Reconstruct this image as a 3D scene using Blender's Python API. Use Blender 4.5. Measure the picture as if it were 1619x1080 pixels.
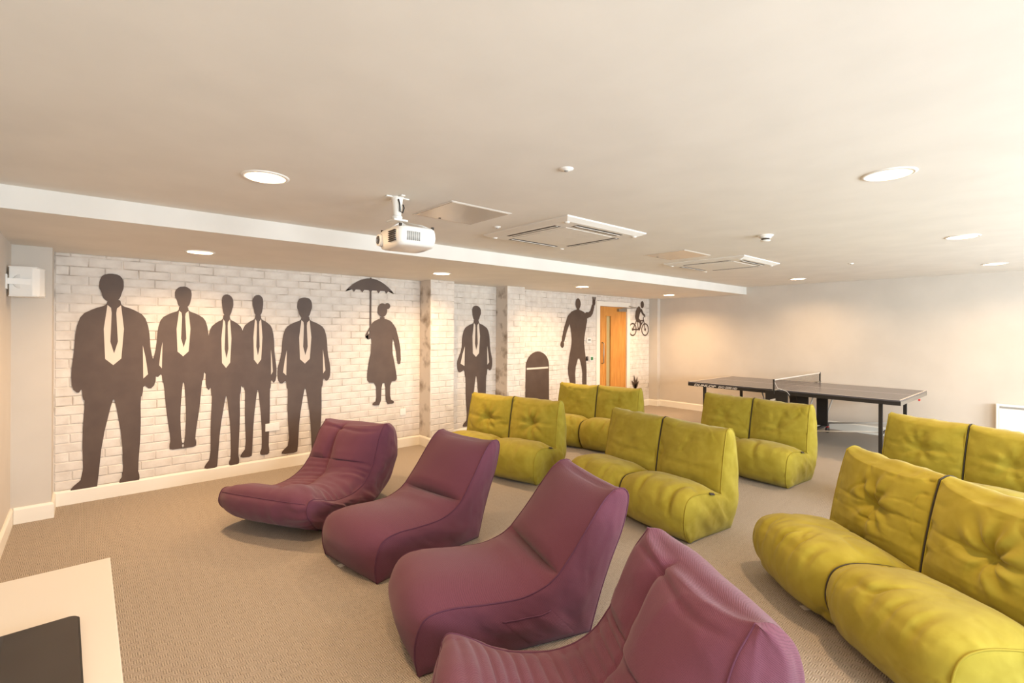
import bpy, bmesh, math, random
import numpy as np
from mathutils import Vector, Matrix, Euler
from mathutils.geometry import tessellate_polygon
random.seed(7)
for o in list(bpy.data.objects): bpy.data.objects.remove(o, do_unlink=True)
S = bpy.context.scene
COL = S.collection
R = math.radians

# ------------------------------------------------------------------ camera
cam = bpy.data.objects.new('camera', bpy.data.cameras.new('camera'))
COL.objects.link(cam)
cam.data.sensor_width = 36.0
cam.data.lens = 772.043 / 1619 * 36
cam.data.shift_y = -18.48 / 1619
cam.data.clip_start = 0.05
cam.matrix_world = (Matrix.Translation((0, 0, 1.582)) @ Matrix.Rotation(R(48.869), 4, 'Z')
                    @ Matrix.Rotation(R(90), 4, 'X') @ Matrix.Rotation(R(0.274), 4, 'Z'))
S.camera = cam

# ------------------------------------------------------------------ light and exposure
S.view_settings.view_transform = 'Standard'
S.view_settings.look = 'None'
S.view_settings.exposure = 0.12
S.view_settings.gamma = 1.0
S.view_settings.use_curve_mapping = False
W = bpy.data.worlds.new('world'); S.world = W
W.use_nodes = True
W.node_tree.nodes['Background'].inputs[0].default_value = (0.80, 0.90, 1.0, 1)
W.node_tree.nodes['Background'].inputs[1].default_value = 1.6
WINDOWS = [(0.35, 2.35), (3.25, 5.25), (6.15, 8.15)]      # y spans of the windows in the right wall
WIN_Z = (0.80, 2.05)
XR = 2.7
DAY_POWER = 142
for (y0, y1) in WINDOWS:
    ld = bpy.data.lights.new('window_daylight', 'AREA')
    ld.shape = 'RECTANGLE'; ld.size = y1 - y0 - 0.1; ld.size_y = WIN_Z[1] - WIN_Z[0] - 0.1
    ld.energy = DAY_POWER; ld.color = (0.84, 0.93, 1.0)
    lo = bpy.data.objects.new('window_daylight', ld); COL.objects.link(lo)
    lo.location = (XR - 0.02, (y0 + y1) / 2, sum(WIN_Z) / 2)
    lo.rotation_euler = (0, R(90), 0)
    lo.rotation_euler = Euler((R(90), 0, R(90)), 'XYZ')
LAMP_MAIN, LAMP_SOFFIT = 18, 30
LAMP_COLOR = (1.0, 0.65, 0.35)

# ------------------------------------------------------------------ materials
MATS = {}
def lin(c):
    return tuple(((v / 255) / 12.92 if v / 255 <= 0.04045 else ((v / 255 + 0.055) / 1.055) ** 2.4) for v in c) + (1,)

def mat(name, rgb, rough=0.6, metal=0.0, spec=0.5, emit=None, estr=0.0):
    m = bpy.data.materials.new(name); m.use_nodes = True
    b = m.node_tree.nodes['Principled BSDF']
    b.inputs['Base Color'].default_value = lin(rgb)
    b.inputs['Roughness'].default_value = rough
    b.inputs['Metallic'].default_value = metal
    b.inputs['Specular IOR Level'].default_value = spec
    if emit:
        b.inputs['Emission Color'].default_value = lin(emit)
        b.inputs['Emission Strength'].default_value = estr
    MATS[name] = m
    return m

def nodes(m):
    return m.node_tree.nodes, m.node_tree.links, m.node_tree.nodes['Principled BSDF']

def add_noise(m, c1, c2, scale, bump=0.0, bdist=0.002, detail=4, bscale=None, lo=0.35, hi=0.65, stretch=None):
    n, l, b = nodes(m)
    tc = n.new('ShaderNodeTexCoord')
    src = tc.outputs['Object']
    if stretch:
        mp = n.new('ShaderNodeMapping'); mp.inputs['Scale'].default_value = stretch
        l.new(src, mp.inputs[0]); src = mp.outputs[0]
    t = n.new('ShaderNodeTexNoise'); t.inputs['Scale'].default_value = scale; t.inputs['Detail'].default_value = detail
    l.new(src, t.inputs['Vector'])
    r = n.new('ShaderNodeValToRGB'); r.color_ramp.elements[0].position = lo; r.color_ramp.elements[1].position = hi
    r.color_ramp.elements[0].color = lin(c1); r.color_ramp.elements[1].color = lin(c2)
    l.new(t.outputs['Fac'], r.inputs[0]); l.new(r.outputs[0], b.inputs['Base Color'])
    if bump:
        t2 = n.new('ShaderNodeTexNoise'); t2.inputs['Scale'].default_value = bscale or scale * 4; t2.inputs['Detail'].default_value = 5
        l.new(src, t2.inputs['Vector'])
        bp = n.new('ShaderNodeBump'); bp.inputs['Strength'].default_value = bump; bp.inputs['Distance'].default_value = bdist
        l.new(t2.outputs['Fac'], bp.inputs['Height']); l.new(bp.outputs[0], b.inputs['Normal'])
    return m

M_ceil = add_noise(mat('ceiling_paint', (230, 226, 218), 0.9), (228, 224, 216), (233, 229, 221), 3, 0.05, 0.001, bscale=120)
M_wall = add_noise(mat('wall_paint', (205, 197, 186), 0.85), (202, 194, 183), (208, 200, 189), 2, 0.06, 0.001, bscale=150)
M_white = mat('white_gloss_paint', (240, 234, 222), 0.45)
M_trimw = mat('white_satin', (238, 236, 230), 0.4)
M_plastic = mat('white_plastic', (238, 236, 230), 0.35)
M_grey = mat('grey_plastic', (150, 148, 142), 0.5)
M_black = mat('black_metal', (38, 34, 32), 0.45)
M_slot = mat('dark_slot', (70, 62, 54), 0.8)
M_hatch = mat('hatch_paint', (196, 184, 168), 0.22)
M_steel = mat('brushed_steel', (175, 172, 166), 0.35, 0.9)
M_glow = mat('lamp_glow', (255, 240, 215), 0.5, emit=(255, 232, 200), estr=4.0)
M_bowl = mat('lamp_bowl', (245, 238, 225), 0.3)
M_print = add_noise(mat('mural_print', (84, 66, 54), 0.55), (80, 62, 51), (88, 70, 58), 6)
M_printl = mat('mural_print_light', (216, 204, 190), 0.75)
M_tt = add_noise(mat('table_tennis_top', (92, 88, 92), 0.25), (88, 84, 88), (96, 92, 96), 8)
M_ttline = mat('white_line', (215, 208, 198), 0.5)
M_red = mat('red_plastic', (200, 40, 35), 0.4)
M_green = mat('green_plastic', (30, 120, 60), 0.5)
M_tag = mat('white_label_cloth', (225, 218, 205), 0.8)
M_darktag = mat('dark_woven_label', (45, 38, 40), 0.7)
M_desk = mat('white_laminate', (216, 208, 196), 0.35)
M_glassblack = mat('black_gloss_glass', (40, 33, 28), 0.04, spec=0.5)
M_glassblack.node_tree.nodes['Principled BSDF'].inputs['IOR'].default_value = 2.3
M_net = mat('net_cord', (60, 56, 54), 0.8)

# brick paint
M_brick = add_noise(mat('whitewashed_brick', (222, 214, 205), 0.8), (212, 203, 193), (226, 219, 210), 9, 0.35, 0.004, bscale=28)
def mk_mortar():
    m = mat('whitewashed_mortar', (205, 196, 186), 0.85)
    n, l, b = nodes(m)
    tc = n.new('ShaderNodeTexCoord')
    t = n.new('ShaderNodeTexNoise'); t.inputs['Scale'].default_value = 5.5; t.inputs['Detail'].default_value = 3
    l.new(tc.outputs['Object'], t.inputs['Vector'])
    r = n.new('ShaderNodeValToRGB')
    r.color_ramp.elements[0].position = 0.50; r.color_ramp.elements[0].color = lin((216, 207, 197))
    r.color_ramp.elements[1].position = 0.70; r.color_ramp.elements[1].color = lin((150, 136, 122))
    l.new(t.outputs['Fac'], r.inputs[0]); l.new(r.outputs[0], b.inputs['Base Color'])
    return m
M_mortar = mk_mortar()

def mk_wood():
    m = mat('oak_veneer', (205, 140, 62), 0.4)
    n, l, b = nodes(m)
    tc = n.new('ShaderNodeTexCoord'); mp = n.new('ShaderNodeMapping'); mp.inputs['Scale'].default_value = (14, 14, 1.2)
    l.new(tc.outputs['Object'], mp.inputs[0])
    t = n.new('ShaderNodeTexNoise'); t.inputs['Scale'].default_value = 3; t.inputs['Detail'].default_value = 6
    l.new(mp.outputs[0], t.inputs['Vector'])
    r = n.new('ShaderNodeValToRGB'); r.color_ramp.elements[0].position = 0.3; r.color_ramp.elements[1].position = 0.7
    r.color_ramp.elements[0].color = lin((192, 124, 52)); r.color_ramp.elements[1].color = lin((214, 152, 74))
    l.new(t.outputs['Fac'], r.inputs[0]); l.new(r.outputs[0], b.inputs['Base Color'])
    return m
M_wood = mk_wood()

def mk_glass(name, tint, alpha):
    m = bpy.data.materials.new(name); m.use_nodes = True
    n, l = m.node_tree.nodes, m.node_tree.links
    b = n['Principled BSDF']; b.inputs['Base Color'].default_value = lin(tint); b.inputs['Roughness'].default_value = 0.05
    tr = n.new('ShaderNodeBsdfTransparent'); mx = n.new('ShaderNodeMixShader'); mx.inputs[0].default_value = alpha
    l.new(tr.outputs[0], mx.inputs[1]); l.new(b.outputs[0], mx.inputs[2])
    l.new(mx.outputs[0], n['Material Output'].inputs[0])
    return m
M_pane = mk_glass('window_glass', (200, 215, 220), 0.15)
M_doorglass = mk_glass('wired_door_glass', (190, 170, 110), 0.75)

def mk_carpet():
    m = mat('woven_loop_carpet', (170, 160, 148), 0.95, spec=0.15)
    n, l, b = nodes(m)
    tc = n.new('ShaderNodeTexCoord')
    # basket weave: small squares of ribs running one way, then the other
    ck = n.new('ShaderNodeTexChecker'); ck.inputs['Scale'].default_value = 1 / 0.034
    ck.inputs['Color1'].default_value = (1, 1, 1, 1); ck.inputs['Color2'].default_value = (0, 0, 0, 1)
    l.new(tc.outputs['Object'], ck.inputs['Vector'])
    w1 = n.new('ShaderNodeTexWave'); w1.bands_direction = 'X'; w1.inputs['Scale'].default_value = 32; w1.inputs['Distortion'].default_value = 1.5; w1.inputs['Detail Scale'].default_value = 6
    w2 = n.new('ShaderNodeTexWave'); w2.bands_direction = 'Y'; w2.inputs['Scale'].default_value = 32; w2.inputs['Distortion'].default_value = 1.5; w2.inputs['Detail Scale'].default_value = 6
    for w in (w1, w2): l.new(tc.outputs['Object'], w.inputs['Vector'])
    mx = n.new('ShaderNodeMix'); mx.data_type = 'FLOAT'
    l.new(ck.outputs['Fac'], mx.inputs[0]); l.new(w1.outputs['Fac'], mx.inputs[2]); l.new(w2.outputs['Fac'], mx.inputs[3])
    ns = n.new('ShaderNodeTexNoise'); ns.inputs['Scale'].default_value = 160; ns.inputs['Detail'].default_value = 3
    l.new(tc.outputs['Object'], ns.inputs['Vector'])
    ad = n.new('ShaderNodeMath'); ad.operation = 'MULTIPLY_ADD'; ad.inputs[1].default_value = 0.9
    l.new(ns.outputs['Fac'], ad.inputs[0]); l.new(mx.outputs[0], ad.inputs[2])
    r = n.new('ShaderNodeValToRGB'); r.color_ramp.elements[0].position = 0.25; r.color_ramp.elements[1].position = 1.25 / 1.5
    r.color_ramp.elements[0].color = lin((84, 76, 68)); r.color_ramp.elements[1].color = lin((176, 164, 150))
    l.new(ad.outputs[0], r.inputs[0]); l.new(r.outputs[0], b.inputs['Base Color'])
    bp = n.new('ShaderNodeBump'); bp.inputs['Strength'].default_value = 0.7; bp.inputs['Distance'].default_value = 0.003
    l.new(ad.outputs[0], bp.inputs['Height']); l.new(bp.outputs[0], b.inputs['Normal'])
    return m
M_carpet = mk_carpet()

def mk_purple():
    m = mat('purple_twill', (122, 72, 96), 0.9, spec=0.2)
    n, l, b = nodes(m)
    b.inputs['Sheen Weight'].default_value = 0.15; b.inputs['Sheen Roughness'].default_value = 0.5
    tc = n.new('ShaderNodeTexCoord')
    mp = n.new('ShaderNodeMapping'); mp.inputs['Rotation'].default_value = (0.5, 0.6, 0.7)
    l.new(tc.outputs['Object'], mp.inputs[0])
    w = n.new('ShaderNodeTexWave'); w.bands_direction = 'DIAGONAL'; w.inputs['Scale'].default_value = 75
    w.inputs['Distortion'].default_value = 2.5; w.inputs['Detail'].default_value = 1
    l.new(mp.outputs[0], w.inputs['Vector'])
    ns = n.new('ShaderNodeTexNoise'); ns.inputs['Scale'].default_value = 240; ns.inputs['Detail'].default_value = 2
    l.new(tc.outputs['Object'], ns.inputs['Vector'])
    ad = n.new('ShaderNodeMath'); ad.operation = 'ADD'
    l.new(w.outputs['Fac'], ad.inputs[0]); l.new(ns.outputs['Fac'], ad.inputs[1])
    r = n.new('ShaderNodeValToRGB'); r.color_ramp.elements[0].position = 0.1; r.color_ramp.elements[1].position = 1.0
    r.color_ramp.elements[0].color = lin((84, 45, 59)); r.color_ramp.elements[1].color = lin((104, 60, 76))
    l.new(ad.outputs[0], r.inputs[0]); l.new(r.outputs[0], b.inputs['Base Color'])
    bp = n.new('ShaderNodeBump'); bp.inputs['Strength'].default_value = 0.35; bp.inputs['Distance'].default_value = 0.0012
    l.new(ad.outputs[0], bp.inputs['Height']); l.new(bp.outputs[0], b.inputs['Normal'])
    return m
M_purple = mk_purple()
M_purpled = mat('purple_piping', (88, 46, 68), 0.9)

def mk_lime():
    m = mat('lime_crinkled_cotton', (160, 146, 50), 0.82, spec=0.25)
    n, l, b = nodes(m)
    b.inputs['Sheen Weight'].default_value = 0.1
    tc = n.new('ShaderNodeTexCoord')
    t = n.new('ShaderNodeTexNoise'); t.inputs['Scale'].default_value = 10; t.inputs['Detail'].default_value = 6; t.inputs['Distortion'].default_value = 0.6
    l.new(tc.outputs['Object'], t.inputs['Vector'])
    r = n.new('ShaderNodeValToRGB'); r.color_ramp.elements[0].position = 0.3; r.color_ramp.elements[1].position = 0.7
    r.color_ramp.elements[0].color = lin((146, 131, 36)); r.color_ramp.elements[1].color = lin((162, 148, 52))
    l.new(t.outputs['Fac'], r.inputs[0]); l.new(r.outputs[0], b.inputs['Base Color'])
    mu = n.new('ShaderNodeTexNoise'); mu.inputs['Scale'].default_value = 9; mu.inputs['Detail'].default_value = 8; mu.inputs['Distortion'].default_value = 0.8
    mu.noise_type = 'RIDGED_MULTIFRACTAL' if hasattr(mu, 'noise_type') else mu.noise_type
    l.new(tc.outputs['Object'], mu.inputs['Vector'])
    bp = n.new('ShaderNodeBump'); bp.inputs['Strength'].default_value = 0.55; bp.inputs['Distance'].default_value = 0.008
    l.new(mu.outputs['Fac'], bp.inputs['Height']); l.new(bp.outputs[0], b.inputs['Normal'])
    return m
M_lime = mk_lime()
M_limed = mat('lime_piping', (150, 134, 30), 0.8)
M_zip = mat('dark_zip', (52, 44, 34), 0.6)

# ------------------------------------------------------------------ helpers
def link(name, me, m, parent=None, smooth=False):
    o = bpy.data.objects.new(name, me); COL.objects.link(o)
    if m is not None and len(me.materials) == 0: me.materials.append(m)
    if smooth: me.polygons.foreach_set('use_smooth', [True] * len(me.polygons)); me.update()
    if parent is not None: o.parent = parent
    return o

def obj(name, bm, m, parent=None, smooth=False):
    me = bpy.data.meshes.new(name); bmesh.ops.recalc_face_normals(bm, faces=bm.faces[:]); bm.to_mesh(me); bm.free()
    return link(name, me, m, parent, smooth)

def tag(o, label=None, cat=None, group=None, kind=None):
    if label: o['label'] = label
    if cat: o['category'] = cat
    if group: o['group'] = group
    if kind: o['kind'] = kind
    return o

def thing(name, label, cat, loc=(0, 0, 0), rz=0.0, group=None):
    o = bpy.data.objects.new(name, None); COL.objects.link(o); o.empty_display_size = 0.1
    o.location = loc; o.rotation_euler = (0, 0, rz)
    return tag(o, label, cat, group)

def box(bm, lo, hi, mtx=None):
    v = [bm.verts.new((x, y, z)) for x in (lo[0], hi[0]) for y in (lo[1], hi[1]) for z in (lo[2], hi[2])]
    for f in ((0, 1, 3, 2), (4, 6, 7, 5), (0, 4, 5, 1), (2, 3, 7, 6), (0, 2, 6, 4), (1, 5, 7, 3)):
        bm.faces.new([v[i] for i in f])
    if mtx is not None:
        for q in v: q.co = mtx @ q.co
    return v

def bevel_all(bm, w, seg=2):
    bmesh.ops.bevel(bm, geom=bm.edges[:], offset=w, segments=seg, affect='EDGES', profile=0.6)

def bbox(lo, hi, w=0.004, seg=2):
    bm = bmesh.new(); box(bm, lo, hi)
    bmesh.ops.recalc_face_normals(bm, faces=bm.faces[:])
    if w: bevel_all(bm, w, seg)
    return bm

def cyl(bm, p0, p1, r0, r1=None, n=20, cap=True):
    if r1 is None: r1 = r0
    p0, p1 = Vector(p0), Vector(p1); d = (p1 - p0).normalized()
    a = d.orthogonal().normalized(); b = d.cross(a)
    A = [bm.verts.new(p0 + (a * math.cos(2 * math.pi * i / n) + b * math.sin(2 * math.pi * i / n)) * r0) for i in range(n)]
    B = [bm.verts.new(p1 + (a * math.cos(2 * math.pi * i / n) + b * math.sin(2 * math.pi * i / n)) * r1) for i in range(n)]
    for i in range(n):
        bm.faces.new((A[i], A[(i + 1) % n], B[(i + 1) % n], B[i]))
    if cap: bm.faces.new(A[::-1]); bm.faces.new(B)

def lathe(bm, prof, c=(0, 0, 0), n=32):
    rings = []
    for (r, z) in prof:
        rings.append([bm.verts.new((c[0] + r * math.cos(2 * math.pi * i / n), c[1] + r * math.sin(2 * math.pi * i / n), c[2] + z)) for i in range(n)] if r > 1e-5
                     else [bm.verts.new((c[0], c[1], c[2] + z))])
    for A, B in zip(rings, rings[1:]):
        for i in range(n):
            if len(A) == 1 and len(B) == 1: continue
            if len(A) == 1: bm.faces.new((A[0], B[i], B[(i + 1) % n]))
            elif len(B) == 1: bm.faces.new((A[i], A[(i + 1) % n], B[0]))
            else: bm.faces.new((A[i], A[(i + 1) % n], B[(i + 1) % n], B[i]))

def tube(pts, r, n=6, close=True):
    """a round tube through a list of points"""
    bm = bmesh.new(); P = [Vector(p) for p in pts]
    rings = []; up = Vector((0.13, 0.21, 0.97)); pa = None
    for i, p in enumerate(P):
        d = (P[min(i + 1, len(P) - 1)] - P[max(i - 1, 0)])
        if d.length < 1e-7: d = Vector((0, 0, 1))
        d.normalize()
        a = d.cross(up) if pa is None else (pa - d * pa.dot(d))
        if a.length < 1e-4: a = d.orthogonal()
        a.normalize(); pa = a; b = d.cross(a)
        rings.append([bm.verts.new(p + (a * math.cos(2 * math.pi * k / n) + b * math.sin(2 * math.pi * k / n)) * r) for k in range(n)])
    for A, B in zip(rings, rings[1:]):
        for k in range(n): bm.faces.new((A[k], A[(k + 1) % n], B[(k + 1) % n], B[k]))
    if close: bm.faces.new(rings[0][::-1]); bm.faces.new(rings[-1])
    return bm

def poly_bm(bm, loops, f):
    """fill an outline with holes; f maps (a, b) to a 3-D point"""
    pts = [Vector((a, b, 0)) for L in loops for (a, b) in L]
    tris = tessellate_polygon([[Vector((a, b, 0)) for (a, b) in L] for L in loops])
    vs = [bm.verts.new(f(p.x, p.y)) for p in pts]
    for t in tris:
        try: bm.faces.new([vs[i] for i in t])
        except ValueError: pass

# ------------------------------------------------------------------ the room
XL, YF, YN = -5.90, 9.12, -0.45
XB, ZC, ZS = -3.916, 2.38, 2.248
def struct(o, kind='structure'): o['kind'] = kind; return o

bm = bmesh.new(); box(bm, (XL - 0.15, YN - 0.15, -0.1), (XR + 0.15, YF + 0.15, 0))
struct(obj('floor', bm, M_carpet))

main_lamps = [(-2.79, 0.71), (-0.61, 0.62), (-0.61, 3.06), (-0.60, 5.52), (-0.59, 7.99), (-2.75, 8.18)]
soffit_lamps = [(-5.0, 0.75), (-4.92, 3.18), (-4.92, 5.72), (-4.93, 8.18)]
HR = 0.098
def circ(x, y, r, n=32): return [(x + r * math.cos(2 * math.pi * i / n), y + r * math.sin(2 * math.pi * i / n)) for i in range(n)]
bm = bmesh.new()
poly_bm(bm, [[(XB, YN), (XR, YN), (XR, YF), (XB, YF)]] + [circ(x, y, HR) for x, y in main_lamps], lambda a, b: (a, b, ZC))
for f in bm.faces: f.normal_update()
ceil_me = bpy.data.meshes.new('ceiling'); bm.to_mesh(ceil_me); bm.free()
ceiling = struct(link('ceiling', ceil_me, M_ceil))
bm = bmesh.new()
poly_bm(bm, [[(XL - 0.05, YN), (XB, YN), (XB, YF), (XL - 0.05, YF)]] + [circ(x, y, HR) for x, y in soffit_lamps], lambda a, b: (a, b, ZS))
v = [bm.verts.new(p) for p in ((XB, YN, ZS), (XB, YF, ZS), (XB, YF, ZC), (XB, YN, ZC))]; bm.faces.new(v)
me = bpy.data.meshes.new('soffit'); bm.to_mesh(me); bm.free()
struct(link('soffit', me, M_ceil, ceiling))
bm = bmesh.new(); box(bm, (XL - 0.15, YN - 0.15, ZC + 0.22), (XR + 0.15, YF + 0.15, ZC + 0.3)); struct(obj('ceiling_slab', bm, M_ceil, ceiling))

bm = bmesh.new(); box(bm, (XL - 0.15, YF, 0), (XR + 0.15, YF + 0.15, ZC + 0.25)); wall_far = struct(obj('wall_far', bm, M_wall))
bm = bmesh.new(); box(bm, (XL - 0.15, YN - 0.15, 0), (XR + 0.15, YN, ZC + 0.25)); wall_near = struct(obj('wall_near', bm, M_wall))
# left wall with the door opening
DY0, DY1, DZ = 7.33, 8.25, 2.075
bm = bmesh.new()
box(bm, (XL - 0.15, YN, 0), (XL, DY0, ZC + 0.25)); box(bm, (XL - 0.15, DY1, 0), (XL, YF, ZC + 0.25)); box(bm, (XL - 0.15, DY0, DZ), (XL, DY1, ZC + 0.25))
wall_left = struct(obj('wall_left', bm, M_mortar))
# right wall with window openings
bm = bmesh.new()
box(bm, (XR, YN, 0), (XR + 0.2, YF, WIN_Z[0])); box(bm, (XR, YN, WIN_Z[1]), (XR + 0.2, YF, ZC + 0.25))
ys = [YN] + [q for w in WINDOWS for q in w] + [YF]
for a, b in zip(ys[0::2], ys[1::2]): box(bm, (XR, a, WIN_Z[0]), (XR + 0.2, b, WIN_Z[1]))
wall_right = struct(obj('wall_right', bm, M_wall))
for i, (a, b) in enumerate(WINDOWS):
    bm = bmesh.new()
    for lo, hi in (((a, WIN_Z[0]), (a + 0.05, WIN_Z[1])), ((b - 0.05, WIN_Z[0]), (b, WIN_Z[1])), ((a + .05, WIN_Z[0]), (b - .05, WIN_Z[0] + 0.05)), ((a + .05, WIN_Z[1] - 0.05), (b - .05, WIN_Z[1])), (((a + b) / 2 - .025, WIN_Z[0] + .05), ((a + b) / 2 + .025, WIN_Z[1] - .05))):
        box(bm, (XR + 0.08, lo[0], lo[1]), (XR + 0.14, hi[0], hi[1]))
    w = struct(obj('window_%d' % (i + 1), bm, M_trimw))
    for (p, q) in ((a + .05, (a + b) / 2 - .025), ((a + b) / 2 + .025, b - .05)):
        bm = bmesh.new(); box(bm, (XR + 0.105, p, WIN_Z[0] + .05), (XR + 0.111, q, WIN_Z[1] - .05)); obj('window_pane', bm, M_pane, w)
    obj('window_sill', bbox((XR - 0.05, a - 0.04, WIN_Z[0] - 0.03), (XR + 0.08, b + 0.04, WIN_Z[0] - 0.001), 0.005), M_trimw, w)

# pilasters on the left wall: one plain beside the near corner, two bricked, one at the far corner
PX = XL + 0.27
def pil(lo, hi, m, label):
    bm = bmesh.new(); box(bm, lo, hi); o = struct(obj('pilaster', bm, m, wall_left)); o['label'] = label; return o
pil((XL, YN, 0), (XL + 0.315, -0.21, ZC), M_wall, 'plain beige boxed pilaster in the near corner')
pil((XL, 3.47, 0), (PX, 3.85, ZC), M_mortar, 'whitewashed brick pilaster')
pil((XL, 4.82, 0), (PX, 5.18, ZC), M_mortar, 'whitewashed brick pilaster beyond the first')
pil((XL, 9.02, 0), (XL + 0.2, YF, ZC), M_wall, 'plain beige boxed pilaster in the far corner')

# bricks
BL, BH, GAP = 0.240, 0.0770, 0.0065
def brick_geo(rnd, L=BL, H=BH, t=0.0045):
    i = 0.004
    j = lambda s=0.003: rnd.uniform(-s, s)
    back = [(0, 0, 0), (0, L, 0), (0, L, H), (0, 0, H)]
    tt = t + rnd.uniform(-0.0015, 0.002)
    mid = L * rnd.uniform(0.35, 0.65)
    front = [(tt + j(.001), i + abs(j()), i + abs(j(.002))), (tt + j(.001), mid, i + abs(j(.002))), (tt + j(.001), L - i - abs(j()), i + abs(j(.002))),
             (tt + j(.001), L - i - abs(j()), H - i - abs(j(.002))), (tt + j(.001), mid, H - i - abs(j(.002))), (tt + j(.001), i + abs(j()), H - i - abs(j(.002)))]
    v = back + front
    f = [(0, 1, 6, 5, 4), (1, 2, 7, 6), (2, 3, 9, 8, 7), (3, 0, 4, 9), (4, 5, 8, 9), (5, 6, 7, 8)]
    return v, f
rb = random.Random(11)
brick_meshes = []
for k in range(8):
    v, f = brick_geo(rb); me = bpy.data.meshes.new('brick'); me.from_pydata(v, [], f); me.update(); me.materials.append(M_brick); brick_meshes.append(me)
segs = [(XL, -0.205, 3.47, 0.134, ZS), (XL, 3.85, 4.82, 0.134, ZS), (XL, 5.18, 7.25, 0.134, ZS), (XL, 7.25, 8.33, 2.15, ZS), (XL, 8.33, 9.02, 0.134, ZS),
        (PX, 3.47, 3.85, 0.134, ZS), (PX, 4.82, 5.18, 0.134, ZS)]
SV, SF = [], []
nb = 0
ncol_lim = 300
cand = []
for (x, y0, y1, z0, z1) in segs:
    row = int(math.floor((z0 - 0.134) / (BH + GAP)))
    while 0.134 + row * (BH + GAP) < z1:
        zb = 0.134 + row * (BH + GAP); zt = min(zb + BH, z1)
        if zt - zb > 0.02 and zb >= z0 - 0.03:
            start = -0.205 - (row % 2) * (BL + GAP) / 2 - rb.uniform(0, .03)
            y = start + math.floor((y0 - start) / (BL + GAP)) * (BL + GAP)
            while y < y1:
                a, b = max(y, y0 + 0.002), min(y + BL, y1 - 0.002)
                if b - a > 0.03: cand.append((x, a, b, max(zb, z0), zt))
                y += BL + GAP
        row += 1
full = sorted([c for c in cand if c[0] == XL and abs(c[2] - c[1] - BL) < 1e-6 and abs(c[4] - c[3] - BH) < 1e-6], key=lambda c: c[1])[:300]
fs = set(full)
for c in full:
    o = bpy.data.objects.new('brick', brick_meshes[rb.randrange(8)]); COL.objects.link(o); o.parent = wall_left; o.location = (c[0], c[1], c[3])
for c in cand:
    if c in fs: continue
    v, f = brick_geo(rb, c[2] - c[1], c[4] - c[3]); k = len(SV)
    SV += [(p[0] + c[0], p[1] + c[1], p[2] + c[3]) for p in v]; SF += [tuple(i + k for i in q) for q in f]
me = bpy.data.meshes.new('brickwork'); me.from_pydata(SV, [], SF); me.update()
struct(link('brickwork', me, M_brick, wall_left), 'stuff')

# baseboards
def baseboard(name, path, h=0.13, t=0.018):
    """path runs with the wall on its left-hand side"""
    bm = bmesh.new(); prof = [(0, 0), (t, 0), (t, h - 0.018), (t * 0.45, h), (0, h)]
    P = [Vector((p[0], p[1], 0)) for p in path]; rings = []
    for i, p in enumerate(P):
        d0 = (P[i] - P[i - 1]).normalized() if i else (P[1] - P[0]).normalized()
        d1 = (P[i + 1] - P[i]).normalized() if i < len(P) - 1 else d0
        n0 = Vector((d0.y, -d0.x, 0)); n1 = Vector((d1.y, -d1.x, 0))
        m = (n0 + n1); m = m / max(m.dot(n0), 1e-4)
        rings.append([bm.verts.new(p + m * a + Vector((0, 0, z))) for a, z in prof])
    for A, B in zip(rings, rings[1:]):
        for k in range(len(prof)): bm.faces.new((A[k], A[(k + 1) % 5], B[(k + 1) % 5], B[k]))
    bm.faces.new(rings[0]); bm.faces.new(rings[-1][::-1])
    return struct(obj(name, bm, M_white))
e = 0.0
baseboard('baseboard_left', [(XL + 0.315, YN + .02), (XL + 0.315, -0.21), (XL, -0.21), (XL, 3.47), (PX, 3.47), (PX, 3.85), (XL, 3.85), (XL, 4.82), (PX, 4.82), (PX, 5.18), (XL, 5.18), (XL, 7.25)])
baseboard('baseboard_left', [(XL, 8.33), (XL, 9.02), (XL + 0.2, 9.02), (XL + 0.2, YF)])
baseboard('baseboard_far', [(XL + 0.22, YF), (XR, YF)])
baseboard('baseboard_right', [(XR, YF - .02), (XR, YN + .02)])
baseboard('baseboard_near', [(XR, YN), (XL + 0.315, YN)])

# door with frame, glazed slot, pull handle and closer
door = thing('door_1', None, None); struct(door)
bm = bmesh.new()
for lo, hi in (((DY0 - .07, 0), (DY0 + .03, DZ + .06)), ((DY1 - .03, 0), (DY1 + .07, DZ + .06)), ((DY0 + .03, DZ - .03), (DY1 - .03, DZ + .06))):
    box(bm, (XL - 0.14, lo[0], lo[1]), (XL + 0.016, hi[0], hi[1]))
obj('door_frame', bm, M_white, door)
bm = bmesh.new(); ly0, ly1, lz = DY0 + .033, DY1 - .033, DZ - .034
gy0, gy1 = DY0 + 0.235, DY0 + 0.40; gz0, gz1 = 0.35, 1.87
for lo, hi in (((ly0, .008), (gy0, lz)), ((gy1, .008), (ly1, lz)), ((gy0, .008), (gy1, gz0)), ((gy0, gz1), (gy1, lz))):
    box(bm, (XL - 0.06, lo[0], lo[1]), (XL - 0.012, hi[0], hi[1]))
leaf = obj('door_leaf', bm, M_wood, door)
bm = bmesh.new()
for lo, hi in (((gy0, gz0), (gy0 + .014, gz1)), ((gy1 - .014, gz0), (gy1, gz1)), ((gy0 + .014, gz0), (gy1 - .014, gz0 + .014)), ((gy0 + .014, gz1 - .014), (gy1 - .014, gz1))):
    box(bm, (XL - 0.055, lo[0], lo[1]), (XL - 0.004, hi[0], hi[1]))
obj('glazing_bead', bm, M_wood, leaf)
bm = bmesh.new(); box(bm, (XL - 0.036, gy0 + .014, gz0 + .014), (XL - 0.030, gy1 - .014, gz1 - .014)); obj('vision_panel', bm, M_doorglass, leaf)
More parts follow.
